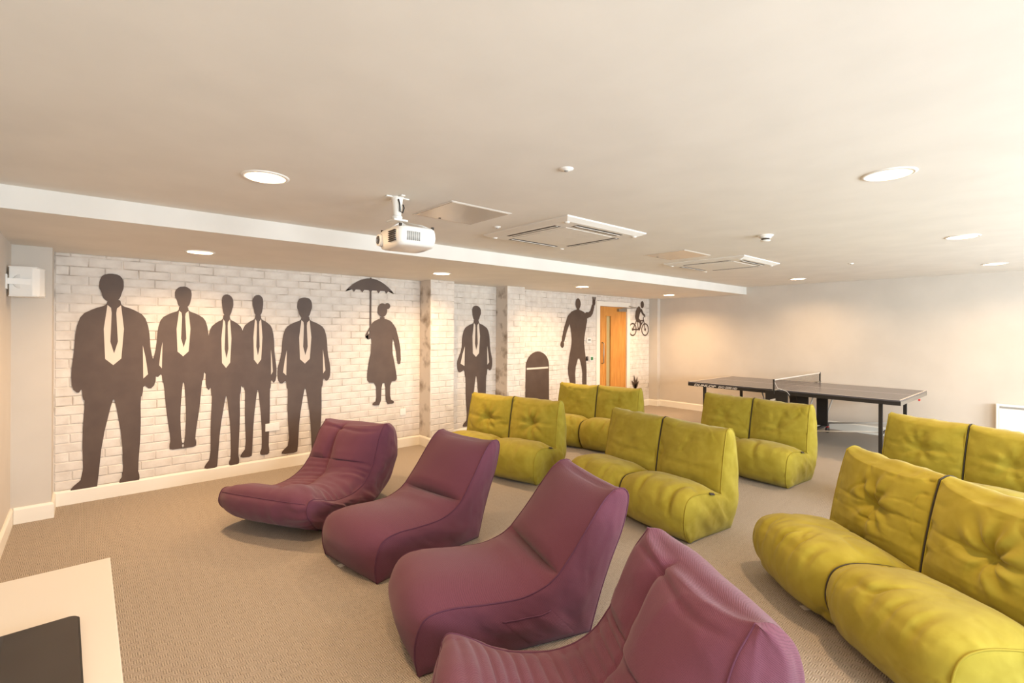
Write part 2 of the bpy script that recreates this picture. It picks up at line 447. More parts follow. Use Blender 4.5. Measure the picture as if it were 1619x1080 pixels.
obj('pull_handle', tube([(XL - .01, DY0 + .12, .95), (XL + .035, DY0 + .12, .955), (XL + .035, DY0 + .12, 1.34), (XL - .01, DY0 + .12, 1.345)], 0.011, 10), M_steel, leaf, True)['label'] = 'steel pull handle'
obj('door_closer', bbox((XL - .012, DY1 - .33, lz - .09), (XL + .045, DY1 - .08, lz - .03), .006), M_steel, door)
obj('closer_arm', tube([(XL + .02, DY1 - .2, lz - .025), (XL + .19, DY1 + .05, lz - .01), (XL + .02, DY1 + .02, lz + .03)], 0.008, 8), M_steel, door)
bm = bmesh.new(); box(bm, (XL - 1.0, DY0 - .6, 0), (XL - .95, DY1 + .6, 2.4)); struct(obj('corridor_wall', bm, M_wall, door))

# ------------------------------------------------------------------ the mural's printed figures (plain generic silhouettes)
mural = thing('wall_mural', 'dark brown silhouette mural printed across the whitewashed brick wall', 'mural', (XL, 0, 0))
FIG = [0]
def island(bm, pts, k=0, x0=0.0095): poly_bm(bm, [pts], lambda a, b: (x0 + FIG[0] % 2 * 0.0026 + k * 0.0003, a, b))
def ell(cy, cz, ry, rz, n=24): return [(cy + ry * math.cos(2 * math.pi * i / n), cz + rz * math.sin(2 * math.pi * i / n)) for i in range(n)]
def smooth(pts, it=1):
    for _ in range(it):
        q = []
        for i in range(len(pts)):
            a, b = pts[i], pts[(i + 1) % len(pts)]
            q += [(a[0] * .78 + b[0] * .22, a[1] * .78 + b[1] * .22), (a[0] * .22 + b[0] * .78, a[1] * .22 + b[1] * .78)]
        pts = q
    return pts
def rib(pts, w):
    """a ribbon polygon of width w along points (limbs, umbrella shaft)"""
    L, Rr = [], []
    for i, p in enumerate(pts):
        a, b = pts[max(i - 1, 0)], pts[min(i + 1, len(pts) - 1)]
        d = Vector((b[0] - a[0], b[1] - a[1])).normalized(); ww = w[i] if isinstance(w, (list, tuple)) else w
        L.append((p[0] - d.y * ww / 2, p[1] + d.x * ww / 2)); Rr.append((p[0] + d.y * ww / 2, p[1] - d.x * ww / 2))
    return L + Rr[::-1]

HEADS = [[(-.018, .868), (-.034, .885), (-.041, .915), (-.049, .93), (-.047, .965), (-.035, .99), (-.005, 1.0), (.03, .995), (.046, .975), (.049, .935), (.042, .915), (.034, .885), (.018, .868)],
         [(-.016, .87), (-.033, .888), (-.039, .915), (-.050, .935), (-.050, .972), (-.028, .998), (.012, 1.003), (.042, .985), (.047, .95), (.041, .915), (.033, .888), (.016, .87)],
         [(-.018, .87), (-.032, .888), (-.039, .92), (-.044, .955), (-.038, .985), (-.008, .998), (.028, .99), (.048, .968), (.050, .93), (.040, .912), (.032, .888), (.018, .87)]]
def suit_man(cy, zf, H, ws, label, lean=0.0, legs=(0.0, 0.0), feet=(1, -1), arm=(0, 0), tie=True, head_dx=0.0, jacket=0.42, hair=0):
    """a plain man in a suit; a = across, z = up, both in units of body height"""
    f = lambda p: (cy + p[0] * ws * H + lean * p[1] * H, zf + p[1] * H)
    dk, lt = bmesh.new(), bmesh.new(); FIG[0] += 1
    l0, l1 = legs
    Lh = [(-.024, .88), (-.03, .85), (-.075, .835), (-.125, .805), (-.145, .74), (-.152, .63), (-.162 - arm[0], .54), (-.158 - arm[0], .47), (-.135 - arm[0], .445), (-.122, .47), (-.118, jacket), (-.11, jacket - .01),
          (-.112 + l0 * .5, .25), (-.10 + l0, .06)]
    Lh += [(-.145 + l0, .022), (-.148 + l0, .004), (-.05 + l0, .0), (-.045 + l0, .03)] if feet[0] < 0 else [(-.108 + l0, .03), (-.105 + l0, .0), (-.03 + l0, .0), (-.022 + l0, .02), (-.04 + l0, .045)]
    Lh += [(-.035 + l0 * .6, .22), (-.004, .41)]
    Rh = [(.024, .88), (.03, .85), (.075, .835), (.125, .805), (.145, .74), (.152, .63), (.162 + arm[1], .54), (.158 + arm[1], .47), (.135 + arm[1], .445), (.122, .47), (.118, jacket), (.11, jacket - .01),
          (.112 + l1 * .5, .25), (.10 + l1, .06)]
    Rh += [(.145 + l1, .022), (.148 + l1, .004), (.05 + l1, .0), (.045 + l1, .03)] if feet[1] > 0 else [(.108 + l1, .03), (.105 + l1, .0), (.03 + l1, .0), (.022 + l1, .02), (.04 + l1, .045)]
    Rh += [(.035 + l1 * .6, .22), (.006, .405)]
    island(dk, [f(p) for p in smooth(Lh + Rh[::-1])], 0)
    island(dk, [f(p) for p in smooth([(head_dx + a, b) for a, b in HEADS[hair % 3]])], 1)
    island(lt, [f(p) for p in [(-.026, .852), (-.008, .835), (.010, .835), (.028, .852), (.040, .74), (.030, .60), (-.002, .57), (-.034, .60), (-.040, .74)]], 2)
    if tie: island(dk, [f(p) for p in [(-.012, .838), (.012, .838), (.009, .815), (.016, .68), (.001, .625), (-.014, .68), (-.009, .815)]], 4)
    # gap between sleeve and jacket
    for s, a in ((-1, arm[0]), (1, arm[1])):
        if a > 0.005: island(lt, [f(p) for p in [(s * .118, .66), (s * (.123 + a * .5), .60), (s * (.126 + a), .52), (s * .121, .50)]], 2)
    o = obj('printed_figure', dk, M_print, mural); o['label'] = label
    sh = obj('shirt_front', lt, M_printl, o)
    return o
suit_man(0.20, 0.10, 1.99, 0.92, 'tallest dark silhouette of a man in a suit, nearest the room corner', legs=(-.015, -.0), feet=(-1, -1), arm=(.0, .015), head_dx=-.01)
suit_man(0.745, 0.37, 1.63, 0.90, 'silhouette of a man in a suit standing highest off the skirting', legs=(.03, -.03), feet=(1, -1), arm=(.01, .0), hair=1)
suit_man(1.125, 0.12, 1.83, 0.64, 'slim silhouette of a suited man in the middle of the group', legs=(-.02, .0), feet=(-1, -1), head_dx=.005, hair=2)
suit_man(1.43, 0.18, 1.77, 0.64, 'silhouette of a suited man close behind the middle figure', legs=(.0, .0), feet=(-1, -1), arm=(0, .01), hair=1)
suit_man(1.935, 0.15, 1.80, 0.96, 'silhouette of a suited man at the far end of the group of five', legs=(-.0, .0), feet=(-1, 1), arm=(.015, .01), head_dx=-.005)

# woman with an umbrella resting over her head
dk = bmesh.new()
f = lambda p: p
can = [(2.41 + (3.07 - 2.41) * t, 2.045 + 0.185 * math.sin(math.pi * t) ** 0.8) for t in [i / 16 for i in range(17)]]
scal = []
for i in range(6):
    a, b = 3.07 - .11 * i, 3.07 - .11 * (i + 1)
    scal += [(a, 2.045), ((a + b) / 2 + .03, 2.078), ((a + b) / 2 - .03, 2.078)]
island(dk, can + scal[1:] , 0)
island(dk, rib([(2.742, 2.24), (2.742, 1.50)], 0.022), 1)
island(dk, smooth([(2.87, 1.72), (2.78, 1.68), (2.74, 1.62), (2.76, 1.33), (2.70, 1.05), (2.70, .90), (2.82, .89), (2.83, .66), (2.77, .63), (2.78, .60), (2.89, .60), (2.90, .88), (2.95, .88), (2.96, .60), (3.07, .60), (3.08, .63), (3.02, .66), (3.02, .89), (3.12, .90), (3.10, 1.05), (3.04, 1.33), (3.08, 1.62), (3.03, 1.69), (2.94, 1.72)]), 2)
island(dk, ell(2.905, 1.83, .068, .09), 3)
island(dk, ell(2.975, 1.885, .04, .04), 4)
island(dk, rib([(2.905, 1.74), (2.905, 1.68)], .06), 4)
island(dk, smooth(rib([(2.80, 1.64), (2.68, 1.44), (2.735, 1.56)], [.09, .08, .05])), 5)
island(dk, smooth(rib([(3.04, 1.64), (3.13, 1.36), (3.15, 1.12)], [.09, .07, .05])), 6)
obj('printed_figure', dk, M_print, mural)['label'] = 'silhouette of a woman in a knee-length coat under an open umbrella'

suit_man(4.43, 0.14, 1.81, 0.98, 'silhouette of a man in an open jacket between the two brick pilasters', legs=(.01, -.01), feet=(-1, 1), arm=(.035, .015), tie=True, hair=2)

# man waving
dk = bmesh.new()
island(dk, smooth([(6.66, 1.95), (6.52, 1.90), (6.48, 1.78), (6.55, 1.55), (6.57, 1.35), (6.50, 1.10), (6.46, .85), (6.54, .60), (6.58, .40), (6.55, .34), (6.68, .34), (6.68, .60), (6.66, .86), (6.76, 1.12), (6.86, .86), (6.86, .60), (6.88, .34), (7.01, .34), (6.98, .42), (6.98, .62), (6.98, .9), (6.94, 1.15), (6.90, 1.38), (6.95, 1.60), (7.0, 1.80), (6.94, 1.90), (6.80, 1.95)]), 0)
island(dk, ell(6.735, 2.06, .072, .10), 1)
island(dk, rib([(6.735, 2.0), (6.735, 1.92)], .075), 2)
island(dk, smooth(rib([(6.93, 1.85), (7.10, 1.88), (7.17, 2.07)], [.13, .10, .08])), 2)
island(dk, ell(7.18, 2.10, .045, .06), 3)
for q in range(4): island(dk, rib([(7.155 + .018 * q, 2.12), (7.135 + .032 * q, 2.205)], .018), 4 + q)
island(dk, smooth(rib([(6.54, 1.86), (6.40, 1.60), (6.33, 1.36)], [.13, .09, .07])), 8)
island(dk, ell(6.32, 1.33, .045, .06), 9)
obj('printed_figure', dk, M_print, mural)['label'] = 'silhouette of a plain standing man waving one hand beside the door'
# plain arch-topped shape
dk = bmesh.new(); island(dk, [(5.44, .14)] + [(5.72 - .27 * math.cos(math.pi * i / 14), .98 + .24 * math.sin(math.pi * i / 14)) for i in range(15)] + [(6.0, .14)], 0)
o = obj('printed_shape', dk, M_print, mural); o['label'] = 'plain dark arch-topped shape low on the brick wall'
lt = bmesh.new(); island(lt, [(5.47, .955), (5.97, .955), (5.97, .925), (5.47, .925)], 2); obj('printed_line', lt, M_printl, o)
# cyclist
dk = bmesh.new()
for cy in (8.42, 8.86):
    poly_bm(dk, [ell(cy, 1.60, .135, .135), ell(cy, 1.60, .108, .108)], lambda a, b: (.0095, a, b)); island(dk, ell(cy, 1.60, .03, .03), 1)
for pts in ([(8.42, 1.60), (8.62, 1.60)], [(8.62, 1.60), (8.56, 1.80)], [(8.42, 1.60), (8.56, 1.80)], [(8.56, 1.78), (8.80, 1.79)], [(8.62, 1.60), (8.80, 1.79)], [(8.86, 1.60), (8.79, 1.85), (8.86, 1.88)]):
    island(dk, rib(pts, .026), 2)
island(dk, smooth(rib([(8.55, 1.80), (8.60, 1.98), (8.68, 2.05)], [.13, .16, .13])), 3)
island(dk, ell(8.75, 2.12, .06, .075), 4)
island(dk, smooth(rib([(8.70, 2.02), (8.78, 1.92), (8.86, 1.89)], [.07, .05, .04])), 5)
island(dk, smooth(rib([(8.57, 1.81), (8.72, 1.74), (8.64, 1.58)], [.10, .07, .05])), 6)
obj('printed_figure', dk, M_print, mural)['label'] = 'small silhouette of a cyclist between door and far corner'
# small potted plant
dk = bmesh.new(); island(dk, [(8.44, .20), (8.60, .20), (8.64, .38), (8.40, .38)], 0)
for a, L in ((100, .30), (75, .26), (125, .22), (55, .2)): island(dk, smooth(rib([(8.52, .37), (8.52 + .5 * L * math.cos(R(a)), .37 + .6 * L * math.sin(R(a))), (8.52 + L * math.cos(R(a)), .37 + L * math.sin(R(a)))], [.03, .08, .01])), 1)
obj('printed_shape', dk, M_print, mural)['label'] = 'small dark potted plant shape low beside the door'

# wall plates on the left wall
def plate(name, y, z, w, h, m, label, cat, t=0.010):
    o = thing(name, label, cat, (XL + .0055, y, z)); o2 = obj('plate', bbox((0, -w / 2, -h / 2), (t, w / 2, h / 2), .003), m, o); return o
o = plate('wall_socket', 1.582, .479, .146, .086, M_trimw, 'double white socket low on the brick between the suited figures', 'socket')
for s in (-.036, .036): obj('socket_outlet', bbox((.0095, s - .022, -.02), (.012, s + .022, .02), .001), M_plastic, o)
o = plate('wall_socket', 3.207, .476, .086, .086, M_trimw, 'single white socket low on the brick below the umbrella woman', 'socket')
obj('socket_outlet', bbox((.0095, -.02, -.02), (.012, .02, .02), .001), M_plastic, o)
o = plate('thermostat', 7.03, 1.395, .12, .09, M_trimw, 'small white thermostat beside the wooden door', 'thermostat', .025)
obj('display', bbox((.0245, -.035, -.01), (.027, .035, .025), .001), M_grey, o)
o = plate('card_reader', 6.985, 1.055, .05, .08, M_black, 'small black card reader beside the wooden door', 'switch', .02); obj('indicator', bbox((.0195, -.01, .01), (.0215, .01, .02), .001), M_grey, o)
o = plate('exit_button', 7.11, 1.055, .085, .085, M_trimw, 'green and white exit button beside the wooden door', 'switch', .02); obj('button', bbox((.0195, -.028, -.028), (.028, .028, .028), .004), M_green, o)

# ------------------------------------------------------------------ downlights
def downlight(x, y, z, label, group):
    t = thing('ceiling_light', label, 'ceiling light', (x, y, z), 0, group)
    bm = bmesh.new(); lathe(bm, [(HR - .004, 0.004), (HR - .004, -.006), (HR + .012, -.006), (HR + .018, -.001), (HR + .018, 0.0)]); obj('trim_ring', bm, M_trimw, t, True)
    bm = bmesh.new(); lathe(bm, [(HR - .004, 0.0), (HR - .012, .045), (HR - .03, .075), (HR - .03, .09)]); obj('reflector', bm, M_bowl, t, True)
    bm = bmesh.new(); lathe(bm, [(0, .028), (HR - .012, .028), (HR - .011, .034), (0, .036)]); obj('diffuser', bm, M_glow, t, True)
    ld = bpy.data.lights.new('lamp', 'AREA'); ld.shape = 'DISK'; ld.size = .15; ld.energy = LAMP_MAIN if z > 2.3 else LAMP_SOFFIT; ld.color = LAMP_COLOR; ld.spread = R(150)
    lo = bpy.data.objects.new('lamp', ld); COL.objects.link(lo); lo.parent = t; lo.location = (0, 0, .02)
    return t
for (x, y), lb in zip(main_lamps, ['round recessed ceiling light in front of the projector', 'round recessed ceiling light almost overhead beyond the top of the picture', 'round recessed ceiling light at the right, largest of that row',
        'round recessed ceiling light in the brighter ceiling near the windows', 'round recessed ceiling light closest to the far wall at the right', 'round recessed ceiling light beyond the second air conditioning unit']):
    downlight(x, y, ZC, lb, 'recessed lights in the main ceiling')
for (x, y), lb in zip(soffit_lamps, ['recessed light in the lowered soffit nearest the speaker', 'recessed light in the soffit before the first brick pilaster', 'recessed light in the soffit above the waving figure', 'recessed light in the soffit nearest the far corner']):
    downlight(x, y, ZS, lb, 'recessed lights in the lowered soffit')

# ------------------------------------------------------------------ air conditioning cassettes
def cassette(x, y, label):
    t = thing('air_conditioner', label, 'air conditioner', (x, y, ZC), 0, 'ceiling air conditioning units')
    s, th = .475, .030
    bm = bmesh.new()
    # bevelled frame ring
    prof = [(s, 0), (s, -.010), (s - .05, -th), (s - .19, -th), (s - .195, -th + .008)]
    rings = [[bm.verts.new((a * i, a * j, z)) for i, j in ((-1, -1), (1, -1), (1, 1), (-1, 1))] for a, z in prof]
    for A, B in zip(rings, rings[1:]):
        for k in range(4): bm.faces.new((A[k], A[(k + 1) % 4], B[(k + 1) % 4], B[k]))
    obj('fascia_frame', bm, M_ceil, t)
    bm = bmesh.new(); box(bm, (-s + .197, -s + .197, -th - .002), (s - .197, s - .197, -th + .008)); gr = obj('intake_grille', bm, M_ceil, t)
    for k in range(4):
        mt = Matrix.Rotation(math.pi / 2 * k, 4, 'Z')
        bm = bmesh.new(); box(bm, (-.27, s - .15, -th - .0015), (.27, s - .085, -th + .002), mt); sl = obj('air_slot', bm, M_slot, t)
        for dd in (.1175,):
            bm = bmesh.new(); box(bm, (-.265, s - dd - .009, -th - .004), (.265, s - dd + .009, -th - .0016), mt); obj('louvre_blade', bm, M_ceil, sl)
        bm = bmesh.new(); lathe(bm, [(0, -.008), (.018, -.008), (.022, 0)], (0, 0, 0), 14)
        for vv in bm.verts: vv.co = mt @ (vv.co + Vector((s - .07, s - .07, -th)))
        obj('corner_cap', bm, M_plastic, t, True)
cassette(-2.765, 2.98, 'square white air conditioning unit in the ceiling behind the projector')
cassette(-2.73, 5.67, 'square white air conditioning unit further back near the smoke detector')
def hatch(x, y, sx, sy, label):
    t = thing('access_hatch', label, 'hatch', (x, y, ZC), 0, 'flush ceiling access hatches')
    obj('hatch_panel', bbox((-sx / 2, -sy / 2, -.006), (sx / 2, sy / 2, -.0005), .002), M_hatch, t)
    bm = bmesh.new(); lathe(bm, [(0, -.009), (.009, -.009), (.009, -.006)], (-sx / 2 + .03, -sy * .12, 0), 12); obj('lock', bm, M_slot, t)
    for a, b, c, d in ((-sx / 2 - .012, -sy / 2 - .012, sx / 2 + .012, -sy / 2), (-sx / 2 - .012, sy / 2, sx / 2 + .012, sy / 2 + .012), (-sx / 2 - .012, -sy / 2, -sx / 2, sy / 2), (sx / 2, -sy / 2, sx / 2 + .012, sy / 2)):
        bm = bmesh.new(); box(bm, (a, b, -.003), (c, d, -.0004)); obj('hatch_edge', bm, M_ceil, t)
hatch(-2.76, 1.95, .45, .47, 'square ceiling access hatch right behind the projector')
hatch(-2.74, 4.70, .45, .50, 'square ceiling access hatch between the two air conditioning units')

# sprinkler cover, sensor discs and smoke detector
def disc(x, y, r, label, cat, name):
    t = thing(name, label, cat, (x, y, ZC)); bm = bmesh.new(); lathe(bm, [(0, -.010), (r * .55, -.010), (r * .62, -.006), (r * .95, -.005), (r, 0)]); obj('cover_plate', bm, M_trimw, t, True)
    bm = bmesh.new(); lathe(bm, [(0, -.016), (r * .25, -.014), (r * .3, -.010)]); obj('lens', bm, M_grey, t, True)
disc(-1.646, 1.789, .036, 'small round flush detector in the open ceiling right of the projector', 'detector', 'presence_sensor')
disc(-2.93, 2.40, .03, 'tiny round cover plate between the hatch and the air conditioner', 'detector', 'presence_sensor')
disc(-1.70, 6.75, .03, 'tiny round cover plate in the ceiling towards the far wall', 'detector', 'presence_sensor')
t = thing('smoke_detector', 'white domed smoke detector hanging from the ceiling near the air conditioner', 'smoke detector', (-1.678, 4.264, ZC))
bm = bmesh.new(); lathe(bm, [(0, -.014), (.055, -.014), (.060, -.004), (.060, 0)]); obj('mounting_base', bm, M_trimw, t, True)
bm = bmesh.new(); lathe(bm, [(.040, -.014), (.045, -.024), (.030, -.026), (.030, -.040), (.040, -.042), (.034, -.050), (0, -.053)]); obj('sensor_head', bm, M_trimw, t, True)
bm = bmesh.new(); lathe(bm, [(.031, -.026), (.031, -.040)]); obj('vent_ring', bm, M_slot, t)

# ------------------------------------------------------------------ projector
pm = thing('projector_mount', 'white ceiling bracket carrying the projector', 'bracket', (-2.683, 1.417, ZC))
bm = bmesh.new(); box(bm, (-.075, -.012, -.006), (.075, .012, -.0005)); box(bm, (-.012, -.075, -.006), (.012, .075, -.0005)); lathe(bm, [(0, -.012), (.034, -.012), (.040, -.004), (.040, -.0005)], n=20); obj('ceiling_plate', bm, M_plastic, pm)
bm = bmesh.new(); lathe(bm, [(.034, -.012), (.031, -.04), (.025, -.08), (.024, -.118), (.0, -.119)], n=20); obj('pole', bm, M_plastic, pm, True)
bm = bmesh.new(); lathe(bm, [(.0, -.115), (.030, -.115), (.032, -.122), (.026, -.14), (.0, -.14)], n=20); obj('swivel_joint', bm, M_plastic, pm, True)
bm = bmesh.new(); box(bm, (-.05, -.045, -.15), (.05, .045, -.14)); obj('mounting_plate', bm, M_plastic, pm)
obj('cable', tube([(.036, -.01, -.02), (.04, -.005, -.05), (.036, .0, -.09), (.045, .012, -.10), (.048, .02, -.07), (.035, .02, -.05)], .0045, 6), M_black, pm, True)
pr = thing('projector', 'white projector hung upside down from the ceiling, lens facing left', 'projector', (-2.585, 1.43, ZC - .2675), R(-4))
def rbody(w, d, h, rr, crown):
    bm = bmesh.new(); n = 36; rings = []
    for (zf, sc) in ((-.5, .80), (-.46, .90), (-.30, .97), (-.05, 1.0), (.25, .985), (.42, .95), (.5, .90)):
        ring = []
        for i in range(n):
            a = 2 * math.pi * i / n; c, s_ = math.cos(a), math.sin(a); pw = 2 / 7
            x = math.copysign(abs(c) ** pw, c) * w / 2 * sc; y = math.copysign(abs(s_) ** pw, s_) * d / 2 * sc
            ring.append(bm.verts.new((x, y, zf * h - (crown * (1 - (2 * x / w) ** 2) if zf < -.4 else 0))))
        rings.append(ring)
    for A, B in zip(rings, rings[1:]):
        for k in range(n): bm.faces.new((A[k], A[(k + 1) % n], B[(k + 1) % n], B[k]))
    bm.faces.new(rings[0][::-1]); bm.faces.new(rings[-1])
    return bm
obj('body', rbody(.31, .25, .105, .02, .012), M_plastic, pr, True)
bm = bmesh.new(); cyl(bm, (-.095, -.118, -.005), (-.095, -.140, -.005), .038, .034, 24); ln = obj('lens_ring', bm, M_plastic, pr, True)
bm = bmesh.new(); cyl(bm, (-.095, -.1405, -.005), (-.095, -.143, -.005), .026, .024, 20); obj('lens', bm, M_glassblack, ln, True)
for k in range(6):
    obj('vent_slat', bbox((.03, -.131, -.032 + k * .011), (.115, -.118, -.027 + k * .011), 0), M_slot, pr)
for k in range(7):
    obj('vent_slat', bbox((.148, -.07 + k * .012, -.03), (.1575, -.064 + k * .012, .02), 0), M_grey, pr)
for px, py in ((-.13, -.10), (.13, -.10), (.13, .10), (-.13, .10)):
    bm = bmesh.new(); cyl(bm, (px, py, .045), (px * .99, py * .99, .062), .008, .010, 10); obj('foot', bm, M_slot, pr)
for a in ((-.12, -.09), (.12, -.09), (.12, .09), (-.12, .09)):
    obj('mount_arm', tube([(-.083 * .6, -.02, .110), (a[0] * .6, a[1] * .7, .075), (a[0], a[1], .05)], .006, 6), M_plastic, pr, True)

# ------------------------------------------------------------------ speaker on the near wall
sp = thing('wall_speaker', 'boxy white loudspeaker bracketed in the near left corner', 'speaker', (-5.33, -.335, 1.93))
bm = bmesh.new(); rings = []
prof2 = [(-.10, -.082), (-.10, .05), (-.06, .082), (.0, .094), (.06, .082), (.10, .05), (.10, -.082)]   # plan: curved front facing the room
cab = [(a[0], a[1]) for a in prof2]
lo_ = [bm.verts.new((b, a * 1.0, -.108)) for a, b in cab]; hi_ = [bm.verts.new((b, a * 1.0, .108)) for a, b in cab]
bm.faces.new(lo_[::-1]); bm.faces.new(hi_)
for k in range(len(cab)): bm.faces.new((lo_[k], lo_[(k + 1) % len(cab)], hi_[(k + 1) % len(cab)], hi_[k]))
bmesh.ops.recalc_face_normals(bm, faces=bm.faces[:]); bevel_all(bm, .006, 2)
for v_ in bm.verts: v_.co = Matrix.Rotation(R(78), 4, 'Z') @ v_.co
obj('cabinet', bm, M_plastic, sp)
for zz in (-.113, .107):
    b2 = bbox((-.085, -.098, zz), (.075, .098, zz + .008), .002); [setattr(v_, 'co', Matrix.Rotation(R(78), 4, 'Z') @ v_.co) for v_ in b2.verts]; obj('end_plate', b2, M_trimw, sp)
bm = bmesh.new(); cyl(bm, (.088, -.02, .0), (.094, -.02, .0), .062, .058, 28); obj('bracket_boss', bm, M_plastic, sp, True)
bm = bmesh.new(); box(bm, (.092, -.115, -.022), (.108, .02, .022)); obj('bracket_arm', bm, M_plastic, sp)
obj('wall_plate', bbox((.06, -.1145, -.06), (.14, -.106, .05), .002), M_plastic, sp)

# ------------------------------------------------------------------ desk with black glossy panel (bottom left)
dk_t = thing('desk', 'white rectangular desk against the near wall at bottom left', 'desk', (-2.29, YN, 0))
DW, DD, DH = 1.35, .52, .75
obj('desktop', bbox((0, .004, DH - .03), (DW, DD, DH), .002), M_desk, dk_t)
for x in (.03, DW - .05): obj('side_panel', bbox((x, .03, 0), (x + .02, DD - .05, DH - .031), .001), M_desk, dk_t)
obj('back_panel', bbox((.051, .05, .25), (DW - .051, .065, DH - .031), .001), M_desk, dk_t)
pn = thing('glass_panel', 'black glossy flat panel with rounded corners lying on white desk', 'screen', (-1.864, -.01, DH), R(1.5))
def rrect(x0, y0, x1, y1, r, n=6):
    o_ = []
    for cx, cy, a0 in ((x1 - r, y1 - r, 0), (x0 + r, y1 - r, 90), (x0 + r, y0 + r, 180), (x1 - r, y0 + r, 270)):
        o_ += [(cx + r * math.cos(R(a0 + 90 * i / n)), cy + r * math.sin(R(a0 + 90 * i / n))) for i in range(n + 1)]
    return o_
def slab(x0, y0, x1, y1, r, z0, z1):
    bm = bmesh.new(); P = rrect(x0, y0, x1, y1, r)
    A = [bm.verts.new((x, y, z0)) for x, y in P]; B = [bm.verts.new((x, y, z1)) for x, y in P]
    bm.faces.new(A[::-1]); bm.faces.new(B)
    for k in range(len(P)): bm.faces.new((A[k], A[(k + 1) % len(P)], B[(k + 1) % len(P)], B[k]))
    return bm
obj('casing', slab(0, -.36, .62, 0, .022, .0, .012), M_black, pn)
obj('glass_top', slab(.004, -.356, .616, -.004, .020, .0122, .016), M_glassblack, pn)

# ------------------------------------------------------------------ table tennis table
TT = thing('table_tennis_table', 'black folding table tennis table with grey top by the far wall', 'table', (-1.333, 7.322, 0), R(-.473))
TL, TWD, TH = 2.74, 1.525, .76
for k in range(2):
    x0 = -TL + k * (TL / 2 + .002); x1 = x0 + TL / 2 - .004
    tp = obj('table_top', bbox((x0, 0, TH - .018), (x1, TWD, TH), .001, 1), M_tt, TT)
    for lo, hi in (((x0 + .001, .001), (x1 - .001, .021)), ((x0 + .001, TWD - .021), (x1 - .001, TWD - .001)), ((x0 + .001, TWD / 2 - .0015), (x1 - .001, TWD / 2 + .0015))):
        bm = bmesh.new(); box(bm, (lo[0], lo[1], TH + .0003), (hi[0], hi[1], TH + .0009)); obj('white_line', bm, M_ttline, tp)
    ex = x0 + .001 if k == 0 else x1 - .021
    bm = bmesh.new(); box(bm, (ex, .022, TH + .0003), (ex + .02, TWD - .022, TH + .0009)); obj('white_line', bm, M_ttline, tp)
    for q0, q1 in ((0, .022), (TWD - .022, TWD)):
        fr = bmesh.new(); box(fr, (x0, q0, TH - .065), (x1, q1, TH - .019)); obj('side_apron', fr, M_black, TT)
    fr = bmesh.new(); xx = x0 if k == 0 else x1 - .022; box(fr, (xx, .0225, TH - .065), (xx + .022, TWD - .0225, TH - .019))
    obj('end_apron', fr, M_black if k == 0 else M_steel, TT)
    # legs, folding braces, outer foot bar
    lx = -TL + .22 if k == 0 else -.22
    for yy in (.10, TWD - .13):
        obj('leg', bbox((lx - .02, yy, .02), (lx + .02, yy + .035, TH - .066), .003), M_black, TT)
        obj('levelling_foot', bbox((lx - .025, yy - .004, 0), (lx + .025, yy + .039, .0195), .003), M_black, TT)
    obj('leg_crossbar', bbox((lx - .012, .136, .30), (lx + .012, TWD - .131, .325), .002), M_black, TT)
    cxx = -TL / 2 + (-.19 if k == 0 else .19)
    for yy in (.30, TWD - .30):
        obj('folding_brace', tube([(lx, yy, .31), (cxx, yy + .02, .17)], .010, 8), M_ttline, TT, True)
        obj('folding_brace', tube([(cxx + (.16 if k else -.16), yy, TH - .07), (cxx, yy + .02, .17)], .010, 8), M_ttline, TT, True)
    # centre carriage
    obj('carriage_panel', bbox((cxx - .075, .34, .14), (cxx + .075, .37, TH - .066), .004), M_black, TT)
    obj('carriage_panel', bbox((cxx - .075, TWD - .37, .14), (cxx + .075, TWD - .34, TH - .066), .004), M_black, TT)
    obj('carriage_bar', bbox((cxx - .02, .10, .105), (cxx + .02, TWD - .10, .139), .004), M_black, TT)
    for yy in (.12, TWD - .12):
        bm = bmesh.new(); cyl(bm, (cxx - .016, yy, .05), (cxx + .016, yy, .05), .05, None, 24); wl = obj('castor', bm, M_black, TT, True)
        obj('brake_lever', bbox((cxx - .02, yy - .035, .085), (cxx + .02, yy + .005, .104), .003), M_red, wl)
obj('centre_box', bbox((-TL / 2 - .17, -.02, .50), (-TL / 2 + .13, .0, TH - .02), .01), M_black, TT)['label'] = 'black box with white emblem under the net'
bm = bmesh.new(); box(bm, (-TL / 2 - .10, -.0225, .600), (-TL / 2 - .03, -.0205, .625)); 
for v_ in bm.verts: v_.co.z += (v_.co.x + TL / 2 + .06) * .3
obj('emblem', bm, M_ttline, TT)
# net
nx = -TL / 2
nt = thing('table_tennis_net', 'dark table tennis net with white top tape across the table', 'net', (-1.333 + nx, 7.322 + .011, 0), R(-.473))
bm = bmesh.new()
for k in range(92):
    y = -.15 + k * .0201; box(bm, (-.0006, y - .0007, TH + .014), (.0006, y + .0007, TH + .14))
for k in range(8):
    z = TH + .014 + k * .018; box(bm, (-.0007, -.15, z - .0007), (.0007, 1.675, z + .0007))
o = obj('net_mesh', bm, M_net, nt)
obj('top_tape', bbox((-.004, -.152, TH + .138), (.004, 1.677, TH + .1525), .001), M_ttline, nt)
for yy in (-.156, 1.681):
    obj('net_post', bbox((-.009, yy - .009, TH - .045), (.009, yy + .009, TH + .155), .002), M_black, nt)
    s_ = 1 if yy < 0 else -1
    obj('post_clamp', bbox((-.022, min(yy, yy + s_ * .19), TH + .001), (.022, max(yy, yy + s_ * .19), TH + .010), .001), M_steel, nt)
obj('net_cord', tube([(0, -.15, TH + .135), (.03, -.10, TH + .03), (.12, -.03, TH - .01), (.16, -.03, TH - .06)], .003, 6), M_ttline, nt, True)
